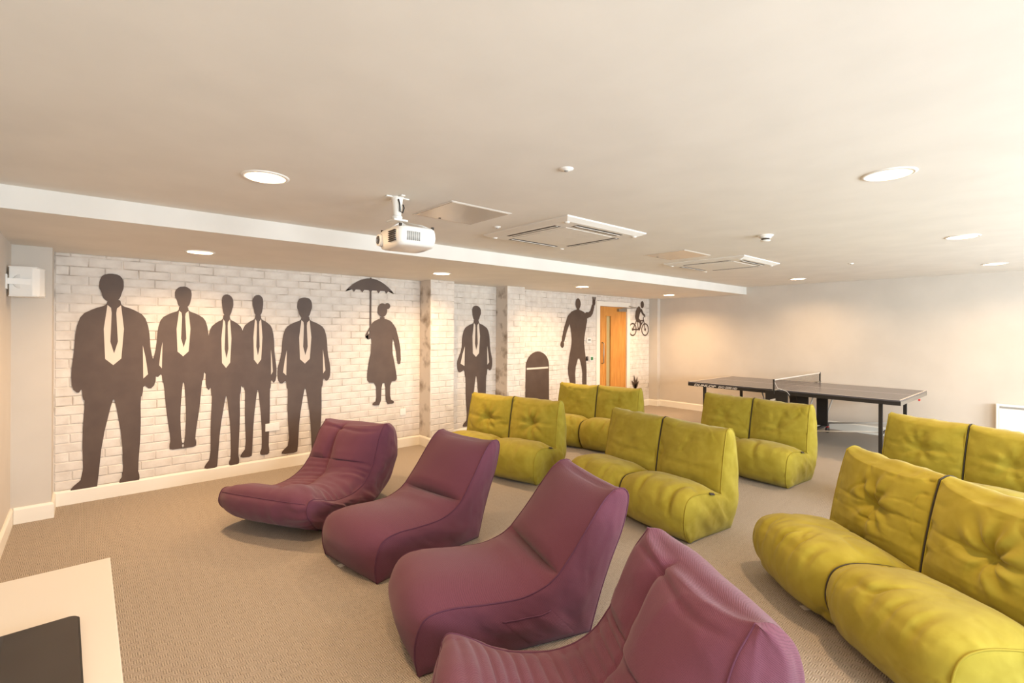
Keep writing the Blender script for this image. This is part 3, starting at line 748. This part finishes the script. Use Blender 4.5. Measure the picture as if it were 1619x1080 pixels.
# lettering on the near side apron
def lettering(txt, size, loc, parent, m, stretch=1.0, shear=.0, rot=(R(90), 0, 0), name='lettering'):
    cu = bpy.data.curves.new(name, 'FONT'); cu.body = txt; cu.size = size; cu.extrude = .0006; cu.shear = shear; cu.offset = size * .035
    tmp = bpy.data.objects.new('tmp', cu); COL.objects.link(tmp)
    dg = bpy.context.evaluated_depsgraph_get(); me = bpy.data.meshes.new_from_object(tmp.evaluated_get(dg))
    bpy.data.objects.remove(tmp, do_unlink=True)
    me.materials.clear(); o = link(name, me, m, parent); o.location = loc; o.rotation_euler = rot; o.scale = (stretch, 1, 1); return o
lettering('DUNLOP', .048, (-TL + .10, -.0008, TH - .059), TT, M_ttline, 1.8, .3)
lettering('EVO 5500 HD', .042, (-TL + .50, -.0008, TH - .057), TT, M_ttline, 1.15, .3)
obj('latch', bbox((.0005, .95, TH - .09), (.02, .985, TH - .066), .003), M_red, TT)['label'] = 'small red latch under the table end'

# ------------------------------------------------------------------ panel heater on the far wall
ht = thing('panel_heater', 'white electric panel heater low on the far wall at right', 'heater', (-.65, YF, 0))
obj('casing', bbox((0, -.085, .17), (1.0, -.02, .638), .008), M_plastic, ht)
obj('back_plate', bbox((-.004, -.0195, .19), (.98, -.001, .62), .002), M_tag, ht)
obj('top_grille', bbox((.035, -.0865, .585), (.965, -.0855, .612), 0), M_grey, ht)
obj('front_panel', bbox((.03, -.0875, .215), (.97, -.0855, .58), .0008, 1), M_plastic, ht)

# ------------------------------------------------------------------ soft furniture machinery
def _hash(ix, iy, iz, seed):
    h = (ix * 374761393 + iy * 668265263 + iz * 2147483647 + seed * 974634777) & 0xffffffff
    h = ((h ^ (h >> 13)) * 1274126177) & 0xffffffff
    return ((h ^ (h >> 16)) & 0xffff) / 65535.0
def vnoise(P, seed=0):
    P = np.asarray(P, float); i = np.floor(P).astype(np.int64); f = P - i; f = f * f * (3 - 2 * f); out = 0
    for dx in (0, 1):
        for dy in (0, 1):
            for dz in (0, 1):
                w = (f[..., 0] if dx else 1 - f[..., 0]) * (f[..., 1] if dy else 1 - f[..., 1]) * (f[..., 2] if dz else 1 - f[..., 2])
                out = out + w * _hash(i[..., 0] + dx, i[..., 1] + dy, i[..., 2] + dz, seed)
    return out
def fbm(P, seed=0, oct=3):
    a, s, o = 1.0, 1.0, 0
    for k in range(oct): o = o + a * (vnoise(np.asarray(P) * s, seed + k) - .5); a *= .5; s *= 2.03
    return o
def ridge(P, seed=0):
    return 1 - np.abs(2 * vnoise(P, seed) - 1) * 2.0

def crease(P, sc, seed, amp):
    """narrow sharp fold lines"""
    Q = P * sc + (.9 * fbm(P * 4, seed + 11, 2))[..., None]
    gate = np.clip(vnoise(P * 5 + 9.7, seed + 13) * 2.4 - .8, 0, 1)
    return amp * gate * np.exp(-((2 * vnoise(Q, seed) - 1) / .10) ** 2)

def catmull(pts, n):
    """smooth curve through pts, n samples even in length; returns points"""
    P = np.array(pts, float); P = np.vstack([2 * P[0] - P[1], P, 2 * P[-1] - P[-2]]); out = []
    for i in range(1, len(P) - 2):
        for t in np.linspace(0, 1, 16, endpoint=False):
            a, b, c, d = P[i - 1], P[i], P[i + 1], P[i + 2]
            out.append(.5 * ((2 * b) + (-a + c) * t + (2 * a - 5 * b + 4 * c - d) * t * t + (-a + 3 * b - 3 * c + d) * t ** 3))
    out.append(P[-2]); out = np.array(out)
    s = np.concatenate([[0], np.cumsum(np.hypot(*np.diff(out, axis=0).T))]); q = np.linspace(0, s[-1], n)
    return np.column_stack([np.interp(q, s, out[:, 0]), np.interp(q, s, out[:, 1])]), s[-1]
def normals2(C, flip=1):
    d = np.gradient(C, axis=0); d /= np.linalg.norm(d, axis=1)[:, None] + 1e-9
    return np.column_stack([-d[:, 1], d[:, 0]]) * flip

def grid_mesh(name, grids, m, parent, label=None):
    """grids: list of (nv, nu, 3) arrays joined into one mesh"""
    V, F = [], []
    for G in grids:
        nv, nu = G.shape[:2]; k = len(V); V += G.reshape(-1, 3).tolist()
        F += [(k + a * nu + b, k + a * nu + b + 1, k + (a + 1) * nu + b + 1, k + (a + 1) * nu + b) for a in range(nv - 1) for b in range(nu - 1)]
    bm = bmesh.new(); vs = [bm.verts.new(v) for v in V]
    for q in F:
        try: bm.faces.new([vs[i] for i in q])
        except ValueError: pass
    bmesh.ops.remove_doubles(bm, verts=bm.verts[:], dist=1e-5)
    bmesh.ops.recalc_face_normals(bm, faces=bm.faces[:])
    me = bpy.data.meshes.new(name); bm.to_mesh(me); bm.free()
    o = link(name, me, m, parent, True)
    if label: o['label'] = label
    return o

def edge_bulge(u, p=3.0): return np.clip(1 - np.abs(2 * u - 1) ** p, 0, 1)

def band(curve, x0f, x1f, nu, offf, flip=1):
    """surface swept across x; curve (nv,2) in the y-z plane; offf(u, v01, P) offset along the normal"""
    nv = len(curve); N = normals2(curve, flip)
    u = np.linspace(0, 1, nu); u = .5 - .5 * np.cos(math.pi * u) * (0.35) - (0.5 - u) * 0.65    # finer near the edges
    u = (u - u.min()) / (u.max() - u.min())
    v = np.linspace(0, 1, nv); U, Vv = np.meshgrid(u, v)
    X = x0f(Vv) + (x1f(Vv) - x0f(Vv)) * U
    P = np.stack([X, np.repeat(curve[:, :1], nu, 1), np.repeat(curve[:, 1:], nu, 1)], -1)
    d, dz = offf(U, Vv, P)
    P[..., 1] += N[:, None, 0] * d; P[..., 2] += N[:, None, 1] * d + dz
    P[..., 2] = np.maximum(P[..., 2], 0.003)
    return P

def cap(up, low, nt, side, bulge, seed, wr=.006, prot=None):
    """side panel ruled between two edge curves (ns,3), bulging sideways"""
    ns = len(up); t = np.linspace(0, 1, nt); G = up[:, None, :] * (1 - t)[None, :, None] + low[:, None, :] * t[None, :, None]
    s = np.linspace(0, 1, ns)[:, None]; T = t[None, :]
    w = np.sin(math.pi * T) ** .6 * np.sin(math.pi * np.clip(s * .96 + .02, 0, 1)) ** .5
    pk = fbm(np.stack([s * 14 + 0 * T, T * 2.0 + 0 * s, 0 * s * T + side], -1), seed, 3)
    pk2 = ridge(np.stack([s * 9 + 3 * T, T * 2.5 + 0 * s, 0 * s * T + 3.3], -1), seed + 5)
    G[..., 0] += side * (w * bulge + w * (wr * pk * 2.2 + wr * .6 * pk2))
    G[..., 2] = np.maximum(G[..., 2], 0.003)
    return G

# ------------------------------------------------------------------ lime two-seat bean bag sofas
def make_sofa(label, loc, rz, seed, w=0.63, tuft=.03, seam=.004, res=1.0, crinkle=1.0, scl=(1, 1, 1), ear=.05, tags=True):
    T = thing('bean_bag_sofa', label, 'sofa', (loc[0], loc[1], 0), R(rz), 'lime two-seat bean bag sofas')
    nS, nB, nR = int(34 * res), int(26 * res), int(22 * res); nu = int(34 * res)
    rnd = random.Random(seed)
    up_seat = [(.07, .0), (.0, .08), (-.045, .20), (-.02, .32), (.06, .365), (.20, .36), (.32, .335), (.405, .315)]
    up_back = [(.405, .315), (.42, .42), (.445, .56), (.475, .68), (.50, .755)]
    rear = [(.50, .755), (.545, .785), (.60, .755), (.635, .62), (.655, .42), (.645, .2), (.60, .0)]
    Cs, Ls = catmull(up_seat, nS); Cb, Lb = catmull(up_back, nB); Cr, Lr = catmull(rear, nR)
    outer_pip = []
    for side in (-1, 1):
        # module spans from the outer edge to the middle
        inx = side * .004; outx = side * w
        def xo(base, z=None): return base
        def out_seat(v): return outx - side * .045 * (1 - np.clip(v * 3.2, 0, 1)) - side * .0 * v
        def in_seat(v): return inx + side * .004 + 0 * v
        def out_b(v): return outx - side * (.012 + .012 * v)
        def in_b(v): return inx + side * .004 + 0 * v
        sd = seed * 10 + side
        def oseat(U, V, P):
            e = edge_bulge(U, 4); m = np.clip(V * 6, 0, 1) * np.clip((1 - V) * 7, 0, 1) ** .7
            X = P[..., 0]
            d = .052 * e * m; du0 = np.minimum(U, 1 - U) * w
            d = d + crinkle * np.clip(e * 3, 0, 1) * m * (.015 * fbm(P * [4, 3, 4] + seed, sd, 2) - crease(P, [7, 4, 4], sd + 3, .016) * (.35 + np.exp(-du0 / .10) + 1.2 * np.exp(-((V - .5) / .12) ** 2)) - crease(P, [17, 6, 6], sd + 4, .010) * (.3 + np.exp(-((V - .47) / .12) ** 2)))
            # puckers at the front edge seam and at the side seams
            front = np.exp(-((V - .47) / .07) ** 2); d = d + crinkle * front * e * .016 * np.minimum(ridge(np.stack([X * 17, P[..., 1] * 3, P[..., 2] * 3], -1), sd + 7), .4) - .005 * np.exp(-((V - .45) / .012) ** 2) * e
            du = np.minimum(U, 1 - U) * w; d = d + crinkle * m * np.exp(-du / .05) * np.clip(du / .012, 0, 1) * .014 * np.minimum(ridge(np.stack([V * Ls * 17, X * 4, 0 * X], -1), sd + 9), .5)
            return d, 0
        def oback(U, V, P):
            e = edge_bulge(U, 3); m = np.clip(V * 5, 0, 1) ** .6
            d = .045 * e * m
            a = (U - .5) * w; b = (V - .52) * Lb; r = np.hypot(a, b); th = np.arctan2(b, a)
            folds = np.cos(th * 7 + 9 * fbm(P * 3, sd + 2, 2)) * np.exp(-((r - .09) / .08) ** 2)
            d = d - tuft * np.exp(-(r / .055) ** 2) - tuft * .35 * np.exp(-np.abs(b) / .012) * np.exp(-(a / .22) ** 2) + tuft * .22 * folds * e
            d = d - seam * np.exp(-((V - .36) / .02) ** 2) * e
            d = d + crinkle * np.clip(e * 3, 0, 1) * (.014 * fbm(P * [5, 5, 4] + seed, sd, 2) - crease(P, [5, 6, 9], sd + 3, .013) * (.5 + np.exp(-r / .15)) - crease(P, [9, 9, 15], sd + 4, .009) * (.4 + np.clip(V * 3 - 2, 0, 1)))
            du = np.minimum(U, 1 - U) * w; d = d + crinkle * np.exp(-du / .05) * np.clip(du / .012, 0, 1) * m * .014 * np.minimum(ridge(np.stack([V * Lb * 16, P[..., 0] * 4, 0 * U], -1), sd + 9), .5)
            eo = np.abs(2 * U - 1) ** 3
            return d, ear * (eo - .25) * V ** 3
        def orear(U, V, P):
            e = edge_bulge(U, 3); m = np.clip((1 - V) * 5, 0, 1)
            d = .03 * e * m * np.clip(V * 4 + .3, 0, 1) + crinkle * e * (.012 * fbm(P * [6, 6, 6] + seed, sd, 3) + .008 * ridge(P * [12, 8, 8] + 1.1, sd + 3) * np.exp(-((V - .08) / .12) ** 2))
            eo = np.abs(2 * U - 1) ** 3
            return d, ear * (eo - .25) * np.clip(1 - V * 3.5, 0, 1) ** 1.5
        def out_r(v): return outx - side * (.024 + .03 * np.clip((v - .75) * 4, 0, 1))
        Gs = band(Cs, in_seat, out_seat, nu, oseat, 1); Gb = band(Cb, in_b, out_b, nu, oback, 1); Gr = band(Cr, in_b, out_r, nu, orear, 1)
        # keep the three bands joined along their shared seams
        Gb[0] = Gs[-1]; Gr[0] = Gb[-1]
        floorc = np.column_stack([np.linspace(.07, .60, 12), np.full(12, .003)])
        Gf = np.stack([np.repeat(np.linspace(inx, outx - side * .045, 6)[None], 12, 0), np.repeat(floorc[:, :1], 6, 1), np.repeat(floorc[:, 1:], 6, 1)], -1)
        uo = -1 if True else 0
        def edges(iu):
            up = np.vstack([Gs[:, iu], Gb[1:, iu]]); fl0, fl1 = Gs[0, iu], Gr[-1, iu]
            n1 = int(nS * .92); n2 = len(up) - n1
            a = fl0[None] + (fl1 - fl0)[None] * np.linspace(0, 1, n1)[:, None]
            rr = Gr[::-1, iu]; idx = np.linspace(0, len(rr) - 1, n2 + 1)[1:]
            b = np.stack([np.interp(idx, np.arange(len(rr)), rr[:, k]) for k in range(3)], -1)
            return up, np.vstack([a, b])
        upo, lowo = edges(-1); upi, lowi = edges(0)
        co = cap(upo, lowo, int(18 * res), side, .045, sd + 20, .010 * crinkle)
        ci = cap(upi, lowi, 6, -side, .0, sd + 30, 0.0)
        grid_mesh('seat_cushion', [Gs, Gf, ci], M_lime, T)
        grid_mesh('backrest', [Gb, Gr], M_lime, T)
        sp_ = grid_mesh('side_panel', [co], M_lime, T)
        nrm = np.array([side * .002, 0, 0])
        obj('piping', tube((upo + nrm).tolist(), .0045, 6), M_limed, T, True)
        obj('piping', tube((Gr[:, -1] + nrm).tolist(), .004, 5), M_limed, T, True)
        obj('piping', tube((upi + np.array([side * .004, 0, 0.0])).tolist(), .0045, 5), M_limed, T, True)
        if side == 1 and tags:
            k = int(nS * .80); p = upo[k] + np.array([.010, 0, .004])
            q = Gs[min(k + 1, nS - 1), -1] - Gs[k, -1]; ang = math.atan2(q[2], q[1])
            b2 = bbox((0, -.028, -.017), (.004, .028, .004), .001, 1)
            mt = Matrix.Translation(p) @ Matrix.Rotation(ang, 4, 'X') @ Matrix.Rotation(R(-50), 4, 'Y')
            for v_ in b2.verts: v_.co = mt @ v_.co
            obj('fabric_label', b2, M_darktag, sp_)
    zp = np.vstack([Gs[3:, 0], Gb[1:, 0], Gr[1:, 0]]); zp[:, 0] = 0
    obj('zip', tube(zp.tolist(), .0038, 6), M_zip, T, True)
    b2 = bbox((-.28, -.004, .001), (-.235, .05, .004), .001, 1); obj('care_tag', b2, M_tag, T)
    T.scale = scl
    return T
make_sofa('two-seat lime sofa nearest the brick pilasters, deeply tufted back', (-4.13, 3.25), 14, 3, w=.63, tuft=.05, seam=.0)
make_sofa('two-seat lime sofa in front of the wooden door', (-4.27, 4.94), 12, 5, w=.63, tuft=.015)
make_sofa('two-seat lime sofa in the middle of the room behind the purple loungers', (-2.47, 3.40), -8, 8, w=.645, tuft=.006, seam=.007)
make_sofa('two-seat lime sofa in front of the table tennis table', (-2.46, 5.30), -6, 12, w=.63, tuft=.015, seam=.005)
make_sofa('two-seat lime sofa at the right, partly hidden behind the nearest one', (-.73, 5.10), -20, 15, w=.64, tuft=.03, seam=.004)
make_sofa('nearest and largest two-seat lime sofa at bottom right', (-.80, 2.93), -38, 21, w=.68, tuft=.05, seam=.002, res=2.4, scl=(1, 1.14, 1.02))

# ------------------------------------------------------------------ purple loungers, plain wedge kind
def make_wedge(label, loc, rz, seed, w=.325, res=1.2, pocket=False, tall=1.0):
    T = thing('bean_bag_lounger', label, 'lounger', (loc[0], loc[1], 0), R(rz), 'plum bean bag loungers')
    up_seat = [(.0, .0), (-.02, .10), (-.012, .20), (.03, .275), (.14, .295), (.32, .28), (.50, .275), (.63, .31), (.70, .355)]
    up_back = [(.70, .355), (.80, .47), (.90, .59), (.98, .67), (1.04, .70)]
    rear = [(1.04, .70), (1.10, .715), (1.13, .67), (1.09, .52), (1.02, .36), (.96, .2), (.90, .0)]
    nS, nB, nR, nu = int(44 * res), int(26 * res), int(26 * res), int(36 * res)
    Cs, Ls = catmull(up_seat, nS); Cb, Lb = catmull(up_back, nB); Cr, Lr = catmull(rear, nR)
    sd = seed
    xa = lambda v: -w + .02 * np.clip(1 - v * 4, 0, 1) + 0 * v; xb = lambda v: w - .02 * np.clip(1 - v * 4, 0, 1)
    ya = lambda v: -w + .015 * v; yb = lambda v: w - .015 * v
    def oseat(U, V, P):
        e = edge_bulge(U, 2.6); m = np.clip(V * 5, 0, 1) * (1 - .55 * np.clip((V - .86) / .14, 0, 1))
        d = .075 * e * m - .055 * e * np.exp(-((V - 1.0) / .03) ** 2)
        d = d + e * (.010 * fbm(P * [3, 3, 3] + seed, sd, 2) + .004 * ridge(P * [5, 8, 6], sd + 3) * np.exp(-((V - .9) / .1) ** 2))
        du = np.minimum(U, 1 - U) * w * 2; d = d + np.exp(-du / .03) * np.clip(du / .01, 0, 1) * .003 * np.sin(V * Ls * 110 + 8 * fbm(P * 4, sd + 9, 2))
        return d, 0
    def oback(U, V, P):
        e = edge_bulge(U, 2.4); m = .35 + .65 * np.clip(V * 7, 0, 1) ** .7
        d = .07 * e * m * (1 - .5 * V ** 3) - .012 * e * np.exp(-(V / .03) ** 2)
        d = d + e * (.014 * fbm(P * [3, 3, 3] + seed, sd + 1, 2))
        return d, .06 * (np.abs(2 * U - 1) ** 3 - .2) * V ** 2.5
    def orear(U, V, P):
        e = edge_bulge(U, 3); m = np.clip((1 - V) * 5, 0, 1)
        return .045 * e * m * np.clip(V * 3 + .2, 0, 1) + e * .01 * fbm(P * [4, 4, 4] + seed, sd + 2, 2), .06 * (np.abs(2 * U - 1) ** 3 - .2) * np.clip(1 - V * 3, 0, 1) ** 1.5
    Gs = band(Cs, xa, xb, nu, oseat); Gb = band(Cb, ya, yb, nu, oback); Gr = band(Cr, lambda v: -w + .015 + .01 * v, lambda v: w - .015 - .01 * v, nu, orear)
    Gb[0] = Gs[-1]; Gr[0] = Gb[-1]
    Gf = np.stack([np.repeat(np.linspace(-w + .02, w - .02, 8)[None], 12, 0), np.repeat(np.linspace(.0, .9, 12)[:, None], 8, 1), np.full((12, 8), .003)], -1)
    grid_mesh('seat', [Gs, Gf], M_purple, T); grid_mesh('backrest', [Gb, Gr], M_purple, T)
    for iu, side in ((0, -1), (-1, 1)):
        up = np.vstack([Gs[:, iu], Gb[1:, iu]]); n1 = int(nS * .93); n2 = len(up) - n1
        a = Gs[0, iu][None] + (Gr[-1, iu] - Gs[0, iu])[None] * np.linspace(0, 1, n1)[:, None] ** 1.0
        rr = Gr[::-1, iu]; idx = np.linspace(0, len(rr) - 1, n2 + 1)[1:]
        b = np.stack([np.interp(idx, np.arange(len(rr)), rr[:, k]) for k in range(3)], -1)
        G = cap(up, np.vstack([a, b]), int(20 * res), side, .035, sd + 40 + side, .009)
        sp_ = grid_mesh('side_panel', [G], M_purple, T)
        obj('piping', tube((up + [side * .002, 0, 0]).tolist(), .0045, 6), M_purpled, T, True)
        obj('piping', tube((Gr[:, iu] + [side * .002, 0, 0]).tolist(), .0042, 6), M_purpled, T, True)
        if pocket and side == 1:
            # a patch pocket sewn on the side
            i0, i1 = int(n1 * .63), int(n1 * .93); j0, j1 = int(G.shape[1] * .30), int(G.shape[1] * .90)
            sub = G[i0:i1, j0:j1].copy(); sub[..., 0] += .006; sub[0, :, 0] -= .005; sub[-1, :, 0] -= .005; sub[:, -1, 0] -= .005
            grid_mesh('side_pocket', [sub], M_purple, sp_)
            obj('pocket_hem', tube((sub[:, 0] + [.002, 0, 0]).tolist(), .004, 5), M_purpled, sp_, True)
    b2 = bbox((-.10, -.035, .001), (-.055, .01, .004), .001, 1); obj('care_tag', b2, M_tag, T)
    T.scale = (1, 1, tall)
    return T
make_wedge('second plum lounger from the mural wall, plain wedge with smooth seat', (-3.13, 1.32), 8.5, 31, w=.325, tall=.95)
make_wedge('third plum lounger from the mural wall, plain wedge with a side pocket', (-2.24, 1.25), -19.5, 37, w=.325, res=1.5, pocket=True, tall=.98)

# ------------------------------------------------------------------ purple loungers, ribbed kind
def make_ribbed(label, loc, rz, seed, w=.37, res=1.5, scl=(1, 1, 1), us=.34, flare=.0):
    T = thing('bean_bag_lounger', label, 'lounger', (loc[0], loc[1], 0), R(rz), 'plum bean bag loungers')
    up_seat = [(.20, .0), (.07, .10), (-.02, .23), (.0, .34), (.08, .325), (.18, .27), (.28, .235), (.42, .22), (.54, .24), (.64, .30), (.71, .39)]
    up_back = [(.71, .39), (.76, .51), (.81, .61), (.88, .675)]
    rear = [(.88, .675), (.95, .685), (1.03, .62), (1.05, .48), (1.02, .3), (.95, .13), (.80, .0)]
    nS, nB, nR, nu = int(70 * res), int(22 * res), int(26 * res), int(46 * res)
    Cs, Ls = catmull(up_seat, nS); Cb, Lb = catmull(up_back, nB); Cr, Lr = catmull(rear, nR); sd = seed
    vf = .335                                            # where the front edge sits along the seat curve
    wid = lambda v: w * (1 + flare * (1 - v)) * (1 - .28 * np.clip(1 - v * 4.5, 0, 1))
    xa = lambda v: -wid(v); xb = lambda v: wid(v)
    def seamcut(U, c, wd): return np.exp(-((U - c) / wd) ** 2)
    def oseat(U, V, P):
        e = edge_bulge(U, 3.0); m = np.clip(V * 5, 0, 1)
        top = np.clip((V - vf - .02) / .05, 0, 1)
        uv = us + .05 + .33 * np.clip(1 - V, 0, 1) ** .9
        left = 1 / (1 + np.exp((U - uv) / .012)); right = 1 - left
        ribv = V * Ls / .060; ribs = np.abs(np.sin(math.pi * ribv)) ** .4 - .75
        boU = np.clip((U - uv) / (1 - uv), 0, 1); bol = (1 - np.abs(2 * boU - 1) ** 2.6)
        d = .05 * e * m + top * (right * .060 * bol * (.5 + .5 * V) - .010 * seamcut(U, uv, .012)) + top * left * .020 * ribs * np.clip(e * 3, 0, 1)
        d = d - .010 * np.exp(-((V - vf) / .008) ** 2) * e
        d = d + np.clip(e * 3, 0, 1) * (.020 * fbm(P * [4, 4, 4] + seed, sd, 3) + right * .012 * ridge(P * [5, 9, 7] + 1.7, sd + 4) * np.clip(V * 3, 0, 1))
        du = (1 - U) * w * 2; d = d + np.exp(-du / .09) * np.clip(du / .015, 0, 1) * .012 * np.sin(V * Ls * 75 + 9 * fbm(P * 5, sd + 9, 2))
        return d, 0
    def oback(U, V, P):
        uv = us + .05 * (1 - V)
        e = edge_bulge(U, 3.0); left = 1 / (1 + np.exp((U - uv) / .012)); right = 1 - left
        boU = np.clip((U - uv) / (1 - uv), 0, 1); bol = (1 - np.abs(2 * boU - 1) ** 2.6)
        loU = np.clip(U / us, 0, 1); bl = (1 - np.abs(2 * loU - 1) ** 2.6)
        d = .05 * e + right * .075 * bol * (1 - .45 * V) + left * .035 * bl * np.clip(V * 6, 0, 1) - .016 * seamcut(U, uv, .014)
        d = d - .012 * np.exp(-(V / .035) ** 2) * e - .016 * np.exp(-((V - .84 - .05 * np.sin(U * 6)) / .035) ** 2) * e
        d = d + np.clip(e * 3, 0, 1) * (.018 * fbm(P * [4, 4, 4] + seed, sd, 3) + .006 * ridge(P * [8, 8, 8] + 1.7, sd + 4))
        return d, .09 * (np.abs(2 * U - 1) ** 3.5 - .15) * V ** 2
    def orear(U, V, P):
        e = edge_bulge(U, 3); m = np.clip((1 - V) * 5, 0, 1)
        return .05 * e * m + e * .014 * fbm(P * [4, 4, 4] + seed, sd + 2, 3), .09 * (np.abs(2 * U - 1) ** 3.5 - .15) * np.clip(1 - V * 3.2, 0, 1) ** 1.3
    Gs = band(Cs, xa, xb, nu, oseat); Gb = band(Cb, lambda v: -w + .02 * v, lambda v: w - .02 * v, nu, oback)
    Gr = band(Cr, lambda v: -w + .02 + .08 * np.clip(v - .5, 0, 1), lambda v: w - .02 - .08 * np.clip(v - .5, 0, 1), nu, orear)
    # seam joins: move both to a common row
    mid = .5 * (Gs[-1] + Gb[0]); Gs[-1] = mid; Gb[0] = mid; mid = .5 * (Gb[-1] + Gr[0]); Gb[-1] = mid; Gr[0] = mid
    Gf = np.stack([np.repeat(np.linspace(-w * .72, w * .72, 8)[None], 12, 0), np.repeat(np.linspace(.20, .80, 12)[:, None], 8, 1), np.full((12, 8), .003)], -1)
    grid_mesh('seat', [Gs, Gf], M_purple, T); grid_mesh('backrest', [Gb, Gr], M_purple, T)
    for iu, side in ((0, -1), (-1, 1)):
        up = np.vstack([Gs[:, iu], Gb[1:, iu]]); n1 = int(nS * .90); n2 = len(up) - n1
        a = Gs[0, iu][None] + (Gr[-1, iu] - Gs[0, iu])[None] * np.linspace(0, 1, n1)[:, None]
        rr = Gr[::-1, iu]; idx = np.linspace(0, len(rr) - 1, n2 + 1)[1:]
        b = np.stack([np.interp(idx, np.arange(len(rr)), rr[:, k]) for k in range(3)], -1)
        G = cap(up, np.vstack([a, b]), int(20 * res), side, .075, sd + 40 + side, .022)
        grid_mesh('side_panel', [G], M_purple, T)
        obj('piping', tube((up[int(nS * .0):] + [side * .002, 0, 0]).tolist(), .004, 6), M_purpled, T, True)
    k = int(nS * vf)
    obj('front_seam', tube((Gs[k, 2:-2] + [0, -.001, .001]).tolist(), .003, 5), M_purpled, T, True)
    T.scale = scl
    return T
make_ribbed('ribbed plum lounger closest to the mural wall, farthest left', (-4.04, 1.03), 29, 51, w=.36, scl=(1, 1.22, .92), flare=.28)
make_ribbed('ribbed plum lounger nearest the camera at bottom centre', (-1.37, .93), -31, 58, w=.37, res=2.2, scl=(1, 1, .95))
